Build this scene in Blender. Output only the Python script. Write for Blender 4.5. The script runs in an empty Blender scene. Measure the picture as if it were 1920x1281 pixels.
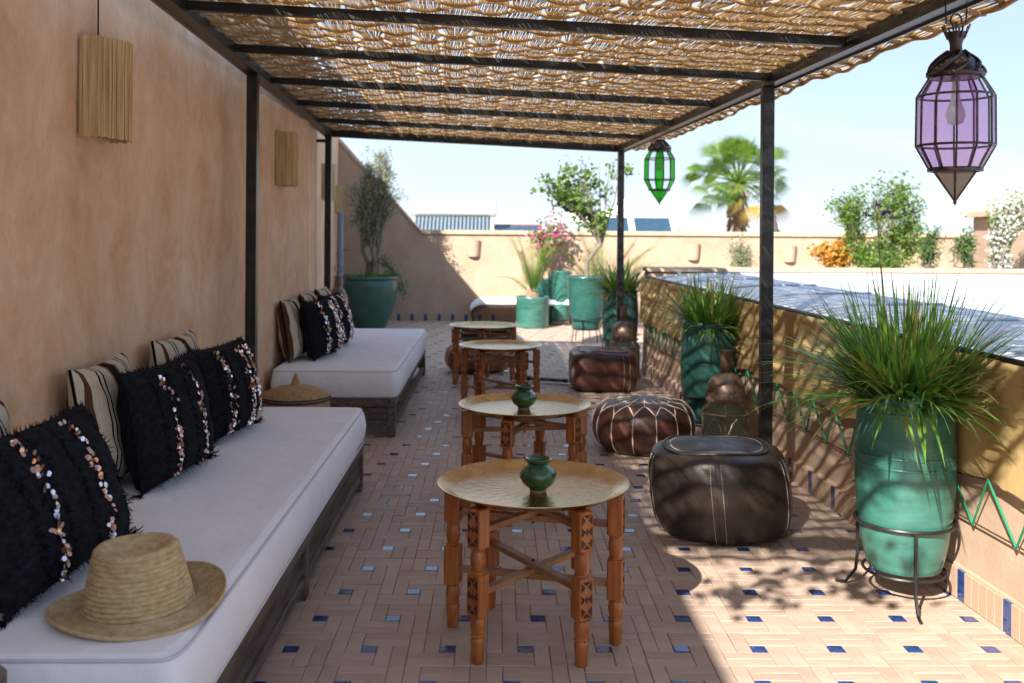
import bpy, math, random
from mathutils import Vector, Matrix
R = math.radians
random.seed(7)
scn = bpy.context.scene
COL = scn.collection
# ------------------------------------------------------------ camera
cam_d = bpy.data.cameras.new('camera'); cam = bpy.data.objects.new('camera', cam_d); COL.objects.link(cam)
cam_d.lens = 35; cam_d.sensor_width = 36; cam_d.shift_y = -0.1095
cam_d.clip_start = 0.05; cam_d.clip_end = 5000
cam.matrix_world = Matrix.Translation((0, 0, 1.4)) @ Matrix.Rotation(R(-0.92), 4, 'Z') @ Matrix.Rotation(R(90), 4, 'X') @ Matrix.Rotation(R(0.4), 4, 'Z')
cam_d.dof.use_dof = True; cam_d.dof.focus_distance = 3.75; cam_d.dof.aperture_fstop = 3.4
scn.camera = cam
# ------------------------------------------------------------ sky + sun
SUN = Vector((-0.72, -1.2, 1.0)).normalized()          # towards the sun
SUN_EL = math.asin(SUN.z); SUN_AZ = math.atan2(SUN.x, SUN.y)
world = bpy.data.worlds.new('World'); scn.world = world; world.use_nodes = True
wn = world.node_tree; wn.nodes.clear()
sky = wn.nodes.new('ShaderNodeTexSky'); sky.sky_type = 'NISHITA'; sky.sun_disc = False
sky.sun_elevation = SUN_EL; sky.sun_rotation = SUN_AZ; sky.air_density = 1.0; sky.dust_density = 0.2; sky.ozone_density = 3.0
bg = wn.nodes.new('ShaderNodeBackground'); bg.inputs['Strength'].default_value = 0.15
wo = wn.nodes.new('ShaderNodeOutputWorld')
# thin high cloud: white veil over the sky colour
tc = wn.nodes.new('ShaderNodeTexCoord'); mp = wn.nodes.new('ShaderNodeMapping'); mp.inputs['Scale'].default_value = (1.2, 1.2, 5.0)
nz = wn.nodes.new('ShaderNodeTexNoise'); nz.inputs['Scale'].default_value = 2.2; nz.inputs['Detail'].default_value = 7; nz.inputs['Distortion'].default_value = 0.6
rp = wn.nodes.new('ShaderNodeValToRGB'); rp.color_ramp.elements[0].position = 0.46; rp.color_ramp.elements[1].position = 0.74
rp.color_ramp.elements[0].color = (.0, .0, .0, 1); rp.color_ramp.elements[1].color = (.65, .65, .65, 1)   # a thin veil everywhere, thicker in wisps
sx = wn.nodes.new('ShaderNodeSeparateXYZ'); wn.links.new(tc.outputs['Generated'], sx.inputs[0])
hz = wn.nodes.new('ShaderNodeValToRGB'); hz.color_ramp.elements[0].position = 0.0; hz.color_ramp.elements[1].position = 0.38      # pale haze low down, bluer above
hz.color_ramp.elements[0].color = (.62, .73, .88, 1); hz.color_ramp.elements[1].color = (.36, .54, .86, 1); wn.links.new(sx.outputs['Z'], hz.inputs['Fac'])
hv = wn.nodes.new('ShaderNodeVectorMath'); hv.operation = 'SCALE'; hv.inputs['Scale'].default_value = 2.3; wn.links.new(hz.outputs['Color'], hv.inputs[0])
m0 = wn.nodes.new('ShaderNodeMix'); m0.data_type = 'RGBA'; m0.inputs['Factor'].default_value = .94                              # thin veil of haze over the clear sky
wn.links.new(sky.outputs['Color'], m0.inputs['A']); wn.links.new(hv.outputs['Vector'], m0.inputs['B'])
mx = wn.nodes.new('ShaderNodeMix'); mx.data_type = 'RGBA'; mx.inputs['B'].default_value = (2.15, 2.3, 2.5, 1)
wn.links.new(tc.outputs['Generated'], mp.inputs['Vector']); wn.links.new(mp.outputs['Vector'], nz.inputs['Vector'])
wn.links.new(nz.outputs['Fac'], rp.inputs['Fac']); wn.links.new(rp.outputs['Color'], mx.inputs['Factor'])
wn.links.new(m0.outputs['Result'], mx.inputs['A']); wn.links.new(mx.outputs['Result'], bg.inputs['Color']); wn.links.new(bg.outputs['Background'], wo.inputs['Surface'])
sun_d = bpy.data.lights.new('sun', 'SUN'); sun_d.energy = 3.3; sun_d.angle = R(0.53); sun_d.color = (1, .95, .87)
sun = bpy.data.objects.new('sun', sun_d); COL.objects.link(sun); sun.rotation_euler = SUN.to_track_quat('Z', 'Y').to_euler(); sun.location = (-6, -9, 9)
scn.view_settings.view_transform = 'Standard'; scn.view_settings.look = 'None'; scn.view_settings.exposure = 1.85; scn.view_settings.gamma = 1
scn.render.engine = 'CYCLES'; scn.cycles.use_denoising = True; scn.cycles.max_bounces = 8; scn.cycles.transparent_max_bounces = 12
scn.cycles.sample_clamp_indirect = 8
# ------------------------------------------------------------ helpers
class MB:
    def __init__(s): s.v = []; s.f = []; s.m = []; s.mi = 0
    def add(s, vs, fs):
        o = len(s.v); s.v += [tuple(p) for p in vs]; s.f += [tuple(i + o for i in f) for f in fs]; s.m += [s.mi] * len(fs); return s
    def box(s, x0, x1, y0, y1, z0, z1):
        return s.add([(x0,y0,z0),(x1,y0,z0),(x1,y1,z0),(x0,y1,z0),(x0,y0,z1),(x1,y0,z1),(x1,y1,z1),(x0,y1,z1)],
                     [(3,2,1,0),(4,5,6,7),(0,1,5,4),(1,2,6,5),(2,3,7,6),(3,0,4,7)])
    def bbox(s, x0, x1, y0, y1, z0, z1, c=.004):          # box with chamfered edges
        vs = []; 
        for (z, i) in ((z0, c), (z0 + c, 0), (z1 - c, 0), (z1, c)):
            x0_, x1_, y0_, y1_ = x0 + i, x1 - i, y0 + i, y1 - i
            k = c if i == 0 else c * .4
            vs += [(x0_+k,y0_,z),(x1_-k,y0_,z),(x1_,y0_+k,z),(x1_,y1_-k,z),(x1_-k,y1_,z),(x0_+k,y1_,z),(x0_,y1_-k,z),(x0_,y0_+k,z)]
        fs = [tuple(range(7, -1, -1)), tuple(range(24, 32))]
        for r in range(3):
            for i in range(8): a = r*8+i; b = r*8+(i+1)%8; fs.append((a, b, b+8, a+8))
        return s.add(vs, fs)
    def bar(s, p, q, w, h, up=(0, 0, 1)):                 # rectangular beam from p to q
        p = Vector(p); q = Vector(q); d = (q - p).normalized(); up = Vector(up)
        if abs(d.dot(up)) > .99: up = Vector((0, 1, 0))
        x = d.cross(up).normalized() * w / 2; z = x.cross(d).normalized() * h / 2
        vs = [p-x-z, p+x-z, p+x+z, p-x+z, q-x-z, q+x-z, q+x+z, q-x+z]
        return s.add(vs, [(3,2,1,0),(4,5,6,7),(0,1,5,4),(1,2,6,5),(2,3,7,6),(3,0,4,7)])
    def tube(s, pts, r, n=8, cap=True, closed=False):
        pts = [Vector(p) for p in pts]; m = len(pts); rs = r if isinstance(r, (list, tuple)) else [r] * m
        t0 = (pts[1] - pts[0]).normalized(); ref = Vector((0, 0, 1)) if abs(t0.z) < .9 else Vector((1, 0, 0))
        x = t0.cross(ref).normalized(); vs = []
        for i, p in enumerate(pts):
            a = pts[i-1] if (i > 0 or closed) else p; b = pts[(i+1) % m] if (i < m-1 or closed) else p
            t = (b - a)
            if t.length < 1e-9: t = t0
            t = t.normalized(); x = (x - t * x.dot(t)); 
            if x.length < 1e-6: x = t.orthogonal()
            x.normalize(); y = t.cross(x)
            for k in range(n): an = 2*math.pi*k/n; vs.append(p + (x*math.cos(an) + y*math.sin(an)) * rs[i])
        fs = []
        for i in range(m if closed else m-1):
            j = (i+1) % m
            for k in range(n): fs.append((i*n+k, i*n+(k+1)%n, j*n+(k+1)%n, j*n+k))
        if cap and not closed: fs.append(tuple(range(n-1, -1, -1))); fs.append(tuple((m-1)*n+k for k in range(n)))
        return s.add(vs, fs)
    def lathe(s, prof, n=32, c=(0, 0, 0), a0=0, fn=None, cap=True):
        vs = []; fs = []; m = len(prof)
        for (r, z) in prof:
            for k in range(n):
                an = a0 + 2*math.pi*k/n; rr = r * (fn(an, z) if fn else 1)
                vs.append((c[0] + rr*math.cos(an), c[1] + rr*math.sin(an), c[2] + z))
        for i in range(m-1):
            for k in range(n): fs.append((i*n+k, i*n+(k+1)%n, (i+1)*n+(k+1)%n, (i+1)*n+k))
        if cap:
            if prof[0][0] > 1e-5: fs.append(tuple(range(n-1, -1, -1)))
            if prof[-1][0] > 1e-5: fs.append(tuple((m-1)*n+k for k in range(n)))
        return s.add(vs, fs)
    def grid(s, rows, closed=False):
        n = len(rows[0]); vs = [p for r in rows for p in r]; fs = []
        for i in range(len(rows)-1):
            for k in range(n if closed else n-1): fs.append((i*n+k, i*n+(k+1)%n, (i+1)*n+(k+1)%n, (i+1)*n+k))
        return s.add(vs, fs)
    def ring(s, c, R_, r, n=24, k=6, axis='Z'):
        pts = []
        for i in range(n):
            a = 2*math.pi*i/n; x, y = R_*math.cos(a), R_*math.sin(a)
            pts.append((c[0]+x, c[1]+y, c[2]) if axis == 'Z' else ((c[0]+x, c[1], c[2]+y) if axis == 'Y' else (c[0], c[1]+x, c[2]+y)))
        return s.tube(pts, r, k, closed=True)
    def prism(s, poly, y0, y1):                            # polygon in XZ extruded along Y
        n = len(poly); vs = [(x, y0, z) for x, z in poly] + [(x, y1, z) for x, z in poly]
        fs = [tuple(range(n)), tuple(range(2*n-1, n-1, -1))] + [((i+1)%n, i, i+n, (i+1)%n+n) for i in range(n)]
        return s.add(vs, fs)
    def mesh(s, name, mats, smooth=False, ang=None):
        me = bpy.data.meshes.new(name); me.from_pydata(s.v, [], s.f)
        for m in (mats if isinstance(mats, (list, tuple)) else [mats]): me.materials.append(m)
        if any(s.m): me.polygons.foreach_set('material_index', s.m)
        if smooth:
            me.polygons.foreach_set('use_smooth', [True] * len(s.f))
            if ang: me.set_sharp_from_angle(angle=R(ang))
        me.update(); return me
    def build(s, name, mats, parent=None, smooth=False, ang=40, loc=None, kind=None):
        o = bpy.data.objects.new(name, s.mesh(name, mats, smooth, ang)); COL.objects.link(o)
        if parent: o.parent = parent
        if loc: o.location = loc
        if kind: o['kind'] = kind
        return o
def tag(o, label, cat, group=None, kind=None):
    if label: o['label'] = label
    if cat: o['category'] = cat
    if group: o['group'] = group
    if kind: o['kind'] = kind
    return o
def thing(name, label, cat, loc=(0, 0, 0), rz=0, group=None):
    o = bpy.data.objects.new(name, None); COL.objects.link(o); o.location = loc; o.rotation_euler = (0, 0, rz); o.empty_display_size = .1
    return tag(o, label, cat, group)
def inst(name, me, parent, loc=(0, 0, 0), rot=(0, 0, 0)):
    o = bpy.data.objects.new(name, me); COL.objects.link(o); o.parent = parent; o.location = loc; o.rotation_euler = rot; return o
def U(a, b): return random.uniform(a, b)
# ------------------------------------------------------------ materials
def mat(name, c, rough=.6, metal=0, c2=None, scale=8, stretch=(1,1,1), bump=0, bscale=None, bdist=.01, trans=0, spec=.5, detail=4, lo=.35, hi=.65, coat=0, rvar=0, objrand=0, attr=False, sheen=0, coord='Object'):
    m = bpy.data.materials.new(name); m.use_nodes = True; nt = m.node_tree; N = nt.nodes; L = nt.links
    b = N['Principled BSDF']; b.inputs['Roughness'].default_value = rough; b.inputs['Metallic'].default_value = metal
    b.inputs['Specular IOR Level'].default_value = spec; b.inputs['Base Color'].default_value = (*c, 1)
    if coat: b.inputs['Coat Weight'].default_value = coat; b.inputs['Coat Roughness'].default_value = .08
    if sheen: b.inputs['Sheen Weight'].default_value = sheen
    t = N.new('ShaderNodeTexCoord'); mp = N.new('ShaderNodeMapping'); mp.inputs['Scale'].default_value = stretch; L.new(t.outputs[coord], mp.inputs['Vector'])
    src = None
    if c2 is not None:
        n = N.new('ShaderNodeTexNoise'); n.inputs['Distortion'].default_value = .35 if detail > 12 else 0; n.inputs['Scale'].default_value = scale; n.inputs['Detail'].default_value = detail; n.inputs['Roughness'].default_value = .74 if detail > 12 else .6
        L.new(mp.outputs['Vector'], n.inputs['Vector'])
        r = N.new('ShaderNodeMapRange'); r.inputs['From Min'].default_value = lo; r.inputs['From Max'].default_value = hi; L.new(n.outputs['Fac'], r.inputs['Value'])
        fac = r.outputs['Result']
        if objrand or attr:
            ad = N.new('ShaderNodeMath'); ad.operation = 'ADD'; L.new(fac, ad.inputs[0])
            if attr: q = N.new('ShaderNodeAttribute'); q.attribute_name = 'tint'; qo = q.outputs['Fac']
            else: q = N.new('ShaderNodeObjectInfo'); qo = q.outputs['Random']
            ml = N.new('ShaderNodeMath'); ml.operation = 'MULTIPLY_ADD'; ml.inputs[1].default_value = objrand or 1; ml.inputs[2].default_value = -.5 * (objrand or 1)
            L.new(qo, ml.inputs[0]); L.new(ml.outputs[0], ad.inputs[1]); ad.use_clamp = True; fac = ad.outputs[0]
        x = N.new('ShaderNodeMix'); x.data_type = 'RGBA'; x.inputs['A'].default_value = (*c, 1); x.inputs['B'].default_value = (*c2, 1)
        L.new(fac, x.inputs['Factor']); L.new(x.outputs['Result'], b.inputs['Base Color']); src = x.outputs['Result']
        if rvar:
            rm = N.new('ShaderNodeMapRange'); rm.inputs['To Min'].default_value = rough - rvar; rm.inputs['To Max'].default_value = rough + rvar
            L.new(n.outputs['Fac'], rm.inputs['Value']); L.new(rm.outputs['Result'], b.inputs['Roughness'])
    if bump:
        n2 = N.new('ShaderNodeTexNoise'); n2.inputs['Scale'].default_value = bscale or scale * 4; n2.inputs['Detail'].default_value = 5
        L.new(mp.outputs['Vector'], n2.inputs['Vector'])
        bp = N.new('ShaderNodeBump'); bp.inputs['Strength'].default_value = bump; bp.inputs['Distance'].default_value = bdist
        L.new(n2.outputs['Fac'], bp.inputs['Height']); L.new(bp.outputs['Normal'], b.inputs['Normal'])
    if trans:
        tr = N.new('ShaderNodeBsdfTranslucent'); tr.inputs['Color'].default_value = (*c, 1)
        if src: L.new(src, tr.inputs['Color'])
        ms = N.new('ShaderNodeMixShader'); ms.inputs['Fac'].default_value = trans
        L.new(b.outputs['BSDF'], ms.inputs[1]); L.new(tr.outputs['BSDF'], ms.inputs[2]); L.new(ms.outputs['Shader'], N['Material Output'].inputs['Surface'])
    return m
def glass_mat(name, c, alpha, rough=.05):                 # thin pane: part see-through tint, part gloss
    m = bpy.data.materials.new(name); m.use_nodes = True; nt = m.node_tree; N = nt.nodes; L = nt.links; N.remove(N['Principled BSDF'])
    tr = N.new('ShaderNodeBsdfTransparent'); tr.inputs['Color'].default_value = (*c, 1)
    gl = N.new('ShaderNodeBsdfGlossy'); gl.inputs['Roughness'].default_value = rough
    tl = N.new('ShaderNodeBsdfTranslucent'); tl.inputs['Color'].default_value = (*c, 1)
    n = N.new('ShaderNodeTexNoise'); n.inputs['Scale'].default_value = 90; bp = N.new('ShaderNodeBump'); bp.inputs['Strength'].default_value = .3; bp.inputs['Distance'].default_value = .002
    L.new(n.outputs['Fac'], bp.inputs['Height']); L.new(bp.outputs['Normal'], gl.inputs['Normal'])
    lw_ = N.new('ShaderNodeLayerWeight'); lw_.inputs['Blend'].default_value = .5; pw = N.new('ShaderNodeMath'); pw.operation = 'POWER'; pw.inputs[1].default_value = 5; L.new(lw_.outputs['Facing'], pw.inputs[0]); fr = N.new('ShaderNodeMath'); fr.operation = 'MULTIPLY_ADD'; fr.inputs[1].default_value = .5; fr.inputs[2].default_value = .03; L.new(pw.outputs[0], fr.inputs[0])
    m1 = N.new('ShaderNodeMixShader'); m1.inputs['Fac'].default_value = alpha; L.new(tr.outputs[0], m1.inputs[1]); L.new(tl.outputs[0], m1.inputs[2])
    m2 = N.new('ShaderNodeMixShader'); L.new(fr.outputs[0], m2.inputs['Fac']); L.new(m1.outputs[0], m2.inputs[1]); L.new(gl.outputs[0], m2.inputs[2])
    L.new(m2.outputs[0], N['Material Output'].inputs['Surface']); return m
M = {}
M['plaster'] = mat('ochre_plaster', (.58,.335,.185), .85, c2=(.78,.56,.39), scale=3.2, stretch=(1,1,.8), detail=14, lo=.34, hi=.66, bump=.5, bscale=26, bdist=.012, spec=.2)
M['plaster_pale'] = mat('pale_plaster', (.40,.275,.19), .9, c2=(.48,.35,.255), scale=3, detail=8, bump=.3, bscale=60, bdist=.006, spec=.2)
M['coping'] = mat('coping_plaster', (.44,.33,.23), .85, c2=(.52,.41,.30), scale=5, bump=.2, bscale=40, spec=.2)
M['mortar'] = mat('mortar', (.40,.30,.23), .95, c2=(.48,.38,.30), scale=30, bump=.4, bscale=120, bdist=.003)
M['brick'] = mat('terracotta_paver', (.38,.265,.195), .58, c2=(.56,.425,.335), scale=9, lo=.1, hi=.9, detail=6, bump=.35, bscale=55, bdist=.004, objrand=.45, spec=.4, rvar=.15)
M['brick_rest'] = mat('terracotta_paver_far', (.38,.265,.195), .58, c2=(.56,.425,.335), scale=9, lo=.1, hi=.9, detail=6, bump=.35, bscale=55, bdist=.004, objrand=.45, attr=True, spec=.4, rvar=.15)
M['blue'] = mat('blue_glazed_tile', (.010,.028,.12), .16, c2=(.03,.075,.24), scale=40, bump=.25, bscale=60, bdist=.002, coat=.5)
M['iron'] = mat('dark_iron', (.012,.013,.014), .38, .3, c2=(.03,.028,.026), scale=14, bump=.08, bscale=90, bdist=.002)
M['reed'] = mat('straw_reed', (.50,.37,.21), .55, c2=(.80,.65,.45), scale=7, stretch=(9,.6,9), trans=.65, detail=3, spec=.35)
M['bundle'] = mat('palm_bundle', (.42,.25,.10), .65, c2=(.66,.46,.23), scale=9, stretch=(.8,12,12), trans=.4)
M['wood'] = mat('orange_varnished_wood', (.25,.065,.012), .32, c2=(.47,.155,.035), scale=10, stretch=(5,5,.5), detail=6, bump=.15, bscale=60, bdist=.002, coat=.25, rvar=.1)
M['wood_bare'] = mat('strut_wood', (.26,.11,.04), .5, c2=(.42,.22,.10), scale=8, stretch=(1,1,1), detail=6, bump=.15, bscale=70, bdist=.002)
M['carve'] = mat('recess_shade_brown', (.045,.016,.006), .7)  # dark brown painted in for the shade inside carved cuts
M['oldwood'] = mat('weathered_wood', (.055,.036,.026), .6, c2=(.17,.125,.095), scale=6, stretch=(6,.6,6), detail=8, bump=.5, bscale=40, bdist=.003)
M['cloth'] = mat('white_cotton', (.83,.82,.85), .9, c2=(.88,.87,.89), scale=4, bump=.55, bscale=6, bdist=.03, spec=.15, sheen=.2)
M['piping'] = mat('cotton_piping', (.60,.59,.63), .9)
M['black'] = mat('black_wool', (.006,.007,.010), .95, c2=(.016,.017,.023), scale=60, bump=.6, bscale=160, bdist=.004, spec=.1)
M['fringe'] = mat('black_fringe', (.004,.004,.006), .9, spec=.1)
M['sequin'] = mat('sequin', (.72,.68,.74), .16, 1.0, c2=(.85,.50,.34), scale=45, lo=.45, hi=.6)
M['brass'] = None
M['jar'] = mat('green_glaze', (.006,.055,.018), .10, c2=(.018,.125,.035), scale=14, coat=.8, bump=.12, bscale=18, bdist=.004)
M['jarfoot'] = mat('bare_clay', (.34,.24,.13), .8)
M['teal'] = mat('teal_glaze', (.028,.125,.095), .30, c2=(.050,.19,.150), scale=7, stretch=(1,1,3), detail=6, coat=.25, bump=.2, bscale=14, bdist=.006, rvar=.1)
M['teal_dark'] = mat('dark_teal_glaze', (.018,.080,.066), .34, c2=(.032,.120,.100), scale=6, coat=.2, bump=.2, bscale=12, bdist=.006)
M['soil'] = mat('soil', (.05,.032,.02), .95, c2=(.12,.08,.05), scale=60, bump=.8, bscale=90)
M['blade'] = mat('grass_blade', (.065,.18,.025), .38, c2=(.20,.34,.05), scale=9, trans=.3, detail=2)
M['blade_dry'] = mat('dry_blade', (.32,.20,.04), .6, c2=(.45,.32,.10), scale=9, trans=.25)
M['olive'] = mat('olive_leaf', (.14,.18,.085), .5, c2=(.30,.34,.20), scale=9, trans=.25)
M['leaf'] = mat('green_leaf', (.06,.15,.02), .4, c2=(.19,.29,.035), scale=7, trans=.35)
M['leaf_dk'] = mat('mid_leaf', (.045,.11,.025), .45, c2=(.13,.21,.05), scale=7, trans=.3)
M['orange'] = mat('orange_leaf', (.55,.20,.02), .5, c2=(.65,.36,.05), scale=8, trans=.3)
M['pink'] = mat('magenta_bract', (.62,.03,.22), .5, c2=(.75,.12,.38), scale=8, trans=.35)
M['white_fl'] = mat('white_blossom', (.78,.76,.72), .6, c2=(.82,.80,.78), scale=8, trans=.3)
M['bark'] = mat('grey_bark', (.13,.10,.075), .85, c2=(.26,.21,.17), scale=14, stretch=(1,1,.4), bump=.6, bscale=40)
M['palmbark'] = mat('palm_bark', (.16,.10,.06), .9, c2=(.30,.21,.13), scale=20, bump=.7, bscale=30)
M['leather_blk'] = mat('charcoal_leather', (.020,.015,.012), .38, c2=(.052,.038,.030), scale=7, detail=7, bump=.35, bscale=26, bdist=.006, rvar=.12)
M['leather_brn'] = mat('maroon_leather', (.035,.012,.009), .36, c2=(.085,.030,.020), scale=7, detail=7, bump=.35, bscale=24, bdist=.006, rvar=.12)
M['leather_tan'] = mat('tan_leather', (.20,.065,.028), .42, c2=(.30,.11,.05), scale=7, detail=7, bump=.3, bscale=24, bdist=.005)
M['thread'] = mat('cream_thread', (.60,.53,.42), .8)
M['straw'] = mat('hat_straw', (.42,.29,.13), .75, c2=(.62,.47,.26), scale=45, stretch=(1,1,2.2), detail=5, bump=.7, bscale=130, bdist=.003)
M['raffia'] = mat('raffia', (.52,.34,.15), .8, c2=(.74,.55,.29), scale=35, stretch=(1,1,.08), bump=.3, bscale=80, bdist=.002, trans=.1)
M['basket'] = mat('basket_coil', (.33,.18,.07), .75, c2=(.48,.30,.13), scale=40, bump=.6, bscale=120, bdist=.003)
M['basket_dk'] = mat('basket_dark_band', (.05,.022,.03), .8)
M['aged'] = mat('aged_copper', (.13,.085,.06), .42, .7, c2=(.27,.19,.14), scale=12, bump=.3, bscale=40, bdist=.003, rvar=.12)
M['tin'] = mat('dull_tin', (.20,.20,.20), .40, .8, c2=(.30,.27,.24), scale=12, bump=.2, bscale=40, bdist=.003)
M['lead'] = mat('lead_came', (.035,.026,.028), .4, .6, c2=(.08,.06,.06), scale=30)
M['g_clear'] = glass_mat('clear_pane', (.985,.99,.99), .02)
M['g_purple'] = glass_mat('purple_pane', (.84,.65,.79), .12, .15)
M['g_green'] = glass_mat('green_pane', (.40,.86,.36), .15, .12)
M['g_smoke'] = glass_mat('smoked_pane', (.74,.66,.58), .2, .15)
M['g_lantern'] = glass_mat('dusty_pane', (.70,.72,.68), .35, .15)
M['bulb'] = glass_mat('bulb_glass', (.85,.85,.82), .55, .1)
M['canvas'] = mat('ochre_canvas', (.50,.35,.15), .85, c2=(.60,.44,.21), scale=5, stretch=(1,1,.3), bump=.3, bscale=14, bdist=.02, trans=.25, spec=.2)
M['cord'] = mat('green_cord', (.005,.22,.10), .5)
M['wire'] = mat('rusty_wire', (.09,.045,.03), .6)
M['sheet'] = mat('cover_sheet', (.62,.65,.69), .5, c2=(.68,.71,.75), scale=1.2, bump=.12, bscale=3, bdist=.03, trans=.2)
M['rib'] = mat('cover_rib', (.40,.42,.45), .5)
M['white'] = mat('white_paint', (.78,.78,.76), .5, c2=(.70,.70,.68), scale=5)
M['panel'] = mat('solar_panel', (.02,.05,.08), .15, c2=(.035,.075,.11), scale=6, coat=.5)
M['tentw'] = mat('white_tent', (.80,.78,.74), .8)
M['rust'] = mat('red_frame', (.22,.06,.04), .6)
M['pipe'] = mat('grey_blue_pipe', (.30,.34,.42), .45, .2)
M['rubber'] = mat('black_plastic', (.01,.01,.011), .5)
M['thatch'] = mat('dark_thatch', (.05,.045,.04), .9, c2=(.10,.09,.08), scale=12)
M['town'] = mat('town_ground', (.34,.26,.19), .95, c2=(.42,.34,.26), scale=.05)
# stripes for wool cushions: bands across local x
def stripe_mat():
    m = mat('striped_wool', (.50,.42,.30), .95, c2=(.60,.52,.40), scale=30, stretch=(8,1,1), bump=.5, bscale=120, bdist=.003, spec=.1)
    nt = m.node_tree; N = nt.nodes; L = nt.links; b = N['Principled BSDF']; old = b.inputs['Base Color'].links[0].from_socket
    t = N.new('ShaderNodeTexCoord'); sp = N.new('ShaderNodeSeparateXYZ'); L.new(t.outputs['Object'], sp.inputs[0])
    mr = N.new('ShaderNodeMapRange'); mr.inputs['From Min'].default_value = -.28; mr.inputs['From Max'].default_value = .28; L.new(sp.outputs['X'], mr.inputs['Value'])
    cr = N.new('ShaderNodeValToRGB'); cr.color_ramp.interpolation = 'CONSTANT'; e = cr.color_ramp.elements
    e[0].position = 0; e[0].color = (1,1,1,1); e[1].position = .07; e[1].color = (.16,.09,.06,1)
    for p, c in ((.11,(1,1,1,1)),(.24,(.02,.02,.02,1)),(.26,(1,1,1,1)),(.29,(.02,.02,.02,1)),(.31,(1,1,1,1)),(.44,(.45,.28,.16,1)),(.47,(.025,.022,.02,1)),(.57,(.45,.28,.16,1)),(.60,(1,1,1,1)),(.72,(.02,.02,.02,1)),(.74,(1,1,1,1)),(.77,(.02,.02,.02,1)),(.79,(1,1,1,1)),(.90,(.16,.09,.06,1)),(.94,(1,1,1,1))):
        q = e.new(p); q.color = c
    L.new(mr.outputs['Result'], cr.inputs['Fac'])
    x = N.new('ShaderNodeMix'); x.data_type = 'RGBA'; x.blend_type = 'MULTIPLY'; x.inputs['Factor'].default_value = 1
    L.new(old, x.inputs['A']); L.new(cr.outputs['Color'], x.inputs['B']); L.new(x.outputs['Result'], b.inputs['Base Color']); return m
M['stripe'] = stripe_mat()
def brass_mat():
    m = mat('engraved_brass', (.50,.30,.10), .26, 1, c2=(.66,.45,.19), scale=11, detail=6, rvar=.10)
    nt = m.node_tree; N = nt.nodes; L = nt.links; b = N['Principled BSDF']
    t = N.new('ShaderNodeTexCoord'); sp = N.new('ShaderNodeSeparateXYZ'); L.new(t.outputs['Object'], sp.inputs[0])
    at = N.new('ShaderNodeMath'); at.operation = 'ARCTAN2'; L.new(sp.outputs['Y'], at.inputs[0]); L.new(sp.outputs['X'], at.inputs[1])
    ln = N.new('ShaderNodeVectorMath'); ln.operation = 'LENGTH'; L.new(t.outputs['Object'], ln.inputs[0])
    ma = N.new('ShaderNodeMath'); ma.operation = 'MULTIPLY'; ma.inputs[1].default_value = 24; L.new(at.outputs[0], ma.inputs[0])
    si = N.new('ShaderNodeMath'); si.operation = 'SINE'; L.new(ma.outputs[0], si.inputs[0])
    mr = N.new('ShaderNodeMath'); mr.operation = 'MULTIPLY'; mr.inputs[1].default_value = 190; L.new(ln.outputs['Value'], mr.inputs[0])
    s2 = N.new('ShaderNodeMath'); s2.operation = 'SINE'; L.new(mr.outputs[0], s2.inputs[0])
    mu = N.new('ShaderNodeMath'); mu.operation = 'MULTIPLY'; L.new(si.outputs[0], mu.inputs[0]); L.new(s2.outputs[0], mu.inputs[1])
    vo = N.new('ShaderNodeTexVoronoi'); vo.inputs['Scale'].default_value = 60; L.new(t.outputs['Object'], vo.inputs['Vector'])
    ad = N.new('ShaderNodeMath'); ad.operation = 'ADD'; L.new(mu.outputs[0], ad.inputs[0]); L.new(vo.outputs['Distance'], ad.inputs[1])
    bp = N.new('ShaderNodeBump'); bp.inputs['Strength'].default_value = .10; bp.inputs['Distance'].default_value = .002
    L.new(ad.outputs[0], bp.inputs['Height']); L.new(bp.outputs['Normal'], b.inputs['Normal']); return m
M['brass'] = brass_mat()
# ------------------------------------------------------------ setting
def XW(d): return 1.995 - .0556 * d                        # right parapet face
def XL(d): return -1.09 - .0535 * d                        # pergola left rail
def XR(d): return 1.698 - .0535 * d                        # pergola right beam
def ZP(x, d): return 2.155 + .0448 * (XR(d) - x)           # pergola underside height
YF = 15.2                                                  # far parapet face
g = MB(); g.add([(-2000,-2000,-6),(2000,-2000,-6),(2000,3000,-6),(-2000,3000,-6)], [(0,1,2,3)]).build('ground', M['town'], kind='structure')
fl = MB(); fl.box(-3.2, 9, -5, 15.6, -.30, -.007); floor = fl.build('floor', M['mortar'], kind='structure')
# pavers: 1x3 bricks in double herringbone round small blue squares
MOD = .0522; GAP = .0022
HB = (1, 2, 8, 9); VB = (5, 10, 13, 18)
def cell(a, b): return (b - 5*a) % 25
def brick_mesh(w, h, tint, m, name, mb=None, ox=0, oy=0, dz=0, tx=0, ty=0):
    t = mb or MB(); c = .0016; z = dz
    x0, x1, y0, y1 = ox + GAP/2, ox + w - GAP/2, oy + GAP/2, oy + h - GAP/2
    def zz(x, y): return z + tx*(x-ox-w/2) + ty*(y-oy-h/2)
    vs = [(x0,y0,-.012),(x1,y0,-.012),(x1,y1,-.012),(x0,y1,-.012)]
    vs += [(x,y,zz(x,y)-c) for x,y in ((x0,y0),(x1,y0),(x1,y1),(x0,y1))]
    vs += [(x,y,zz(x,y)) for x,y in ((x0+c,y0+c),(x1-c,y0+c),(x1-c,y1-c),(x0+c,y1-c))]
    t.add(vs, [(0,1,5,4),(1,2,6,5),(2,3,7,6),(3,0,4,7),(4,5,9,8),(5,6,10,9),(6,7,11,10),(7,4,8,11),(8,9,10,11)])
    return t
var = {}
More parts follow.
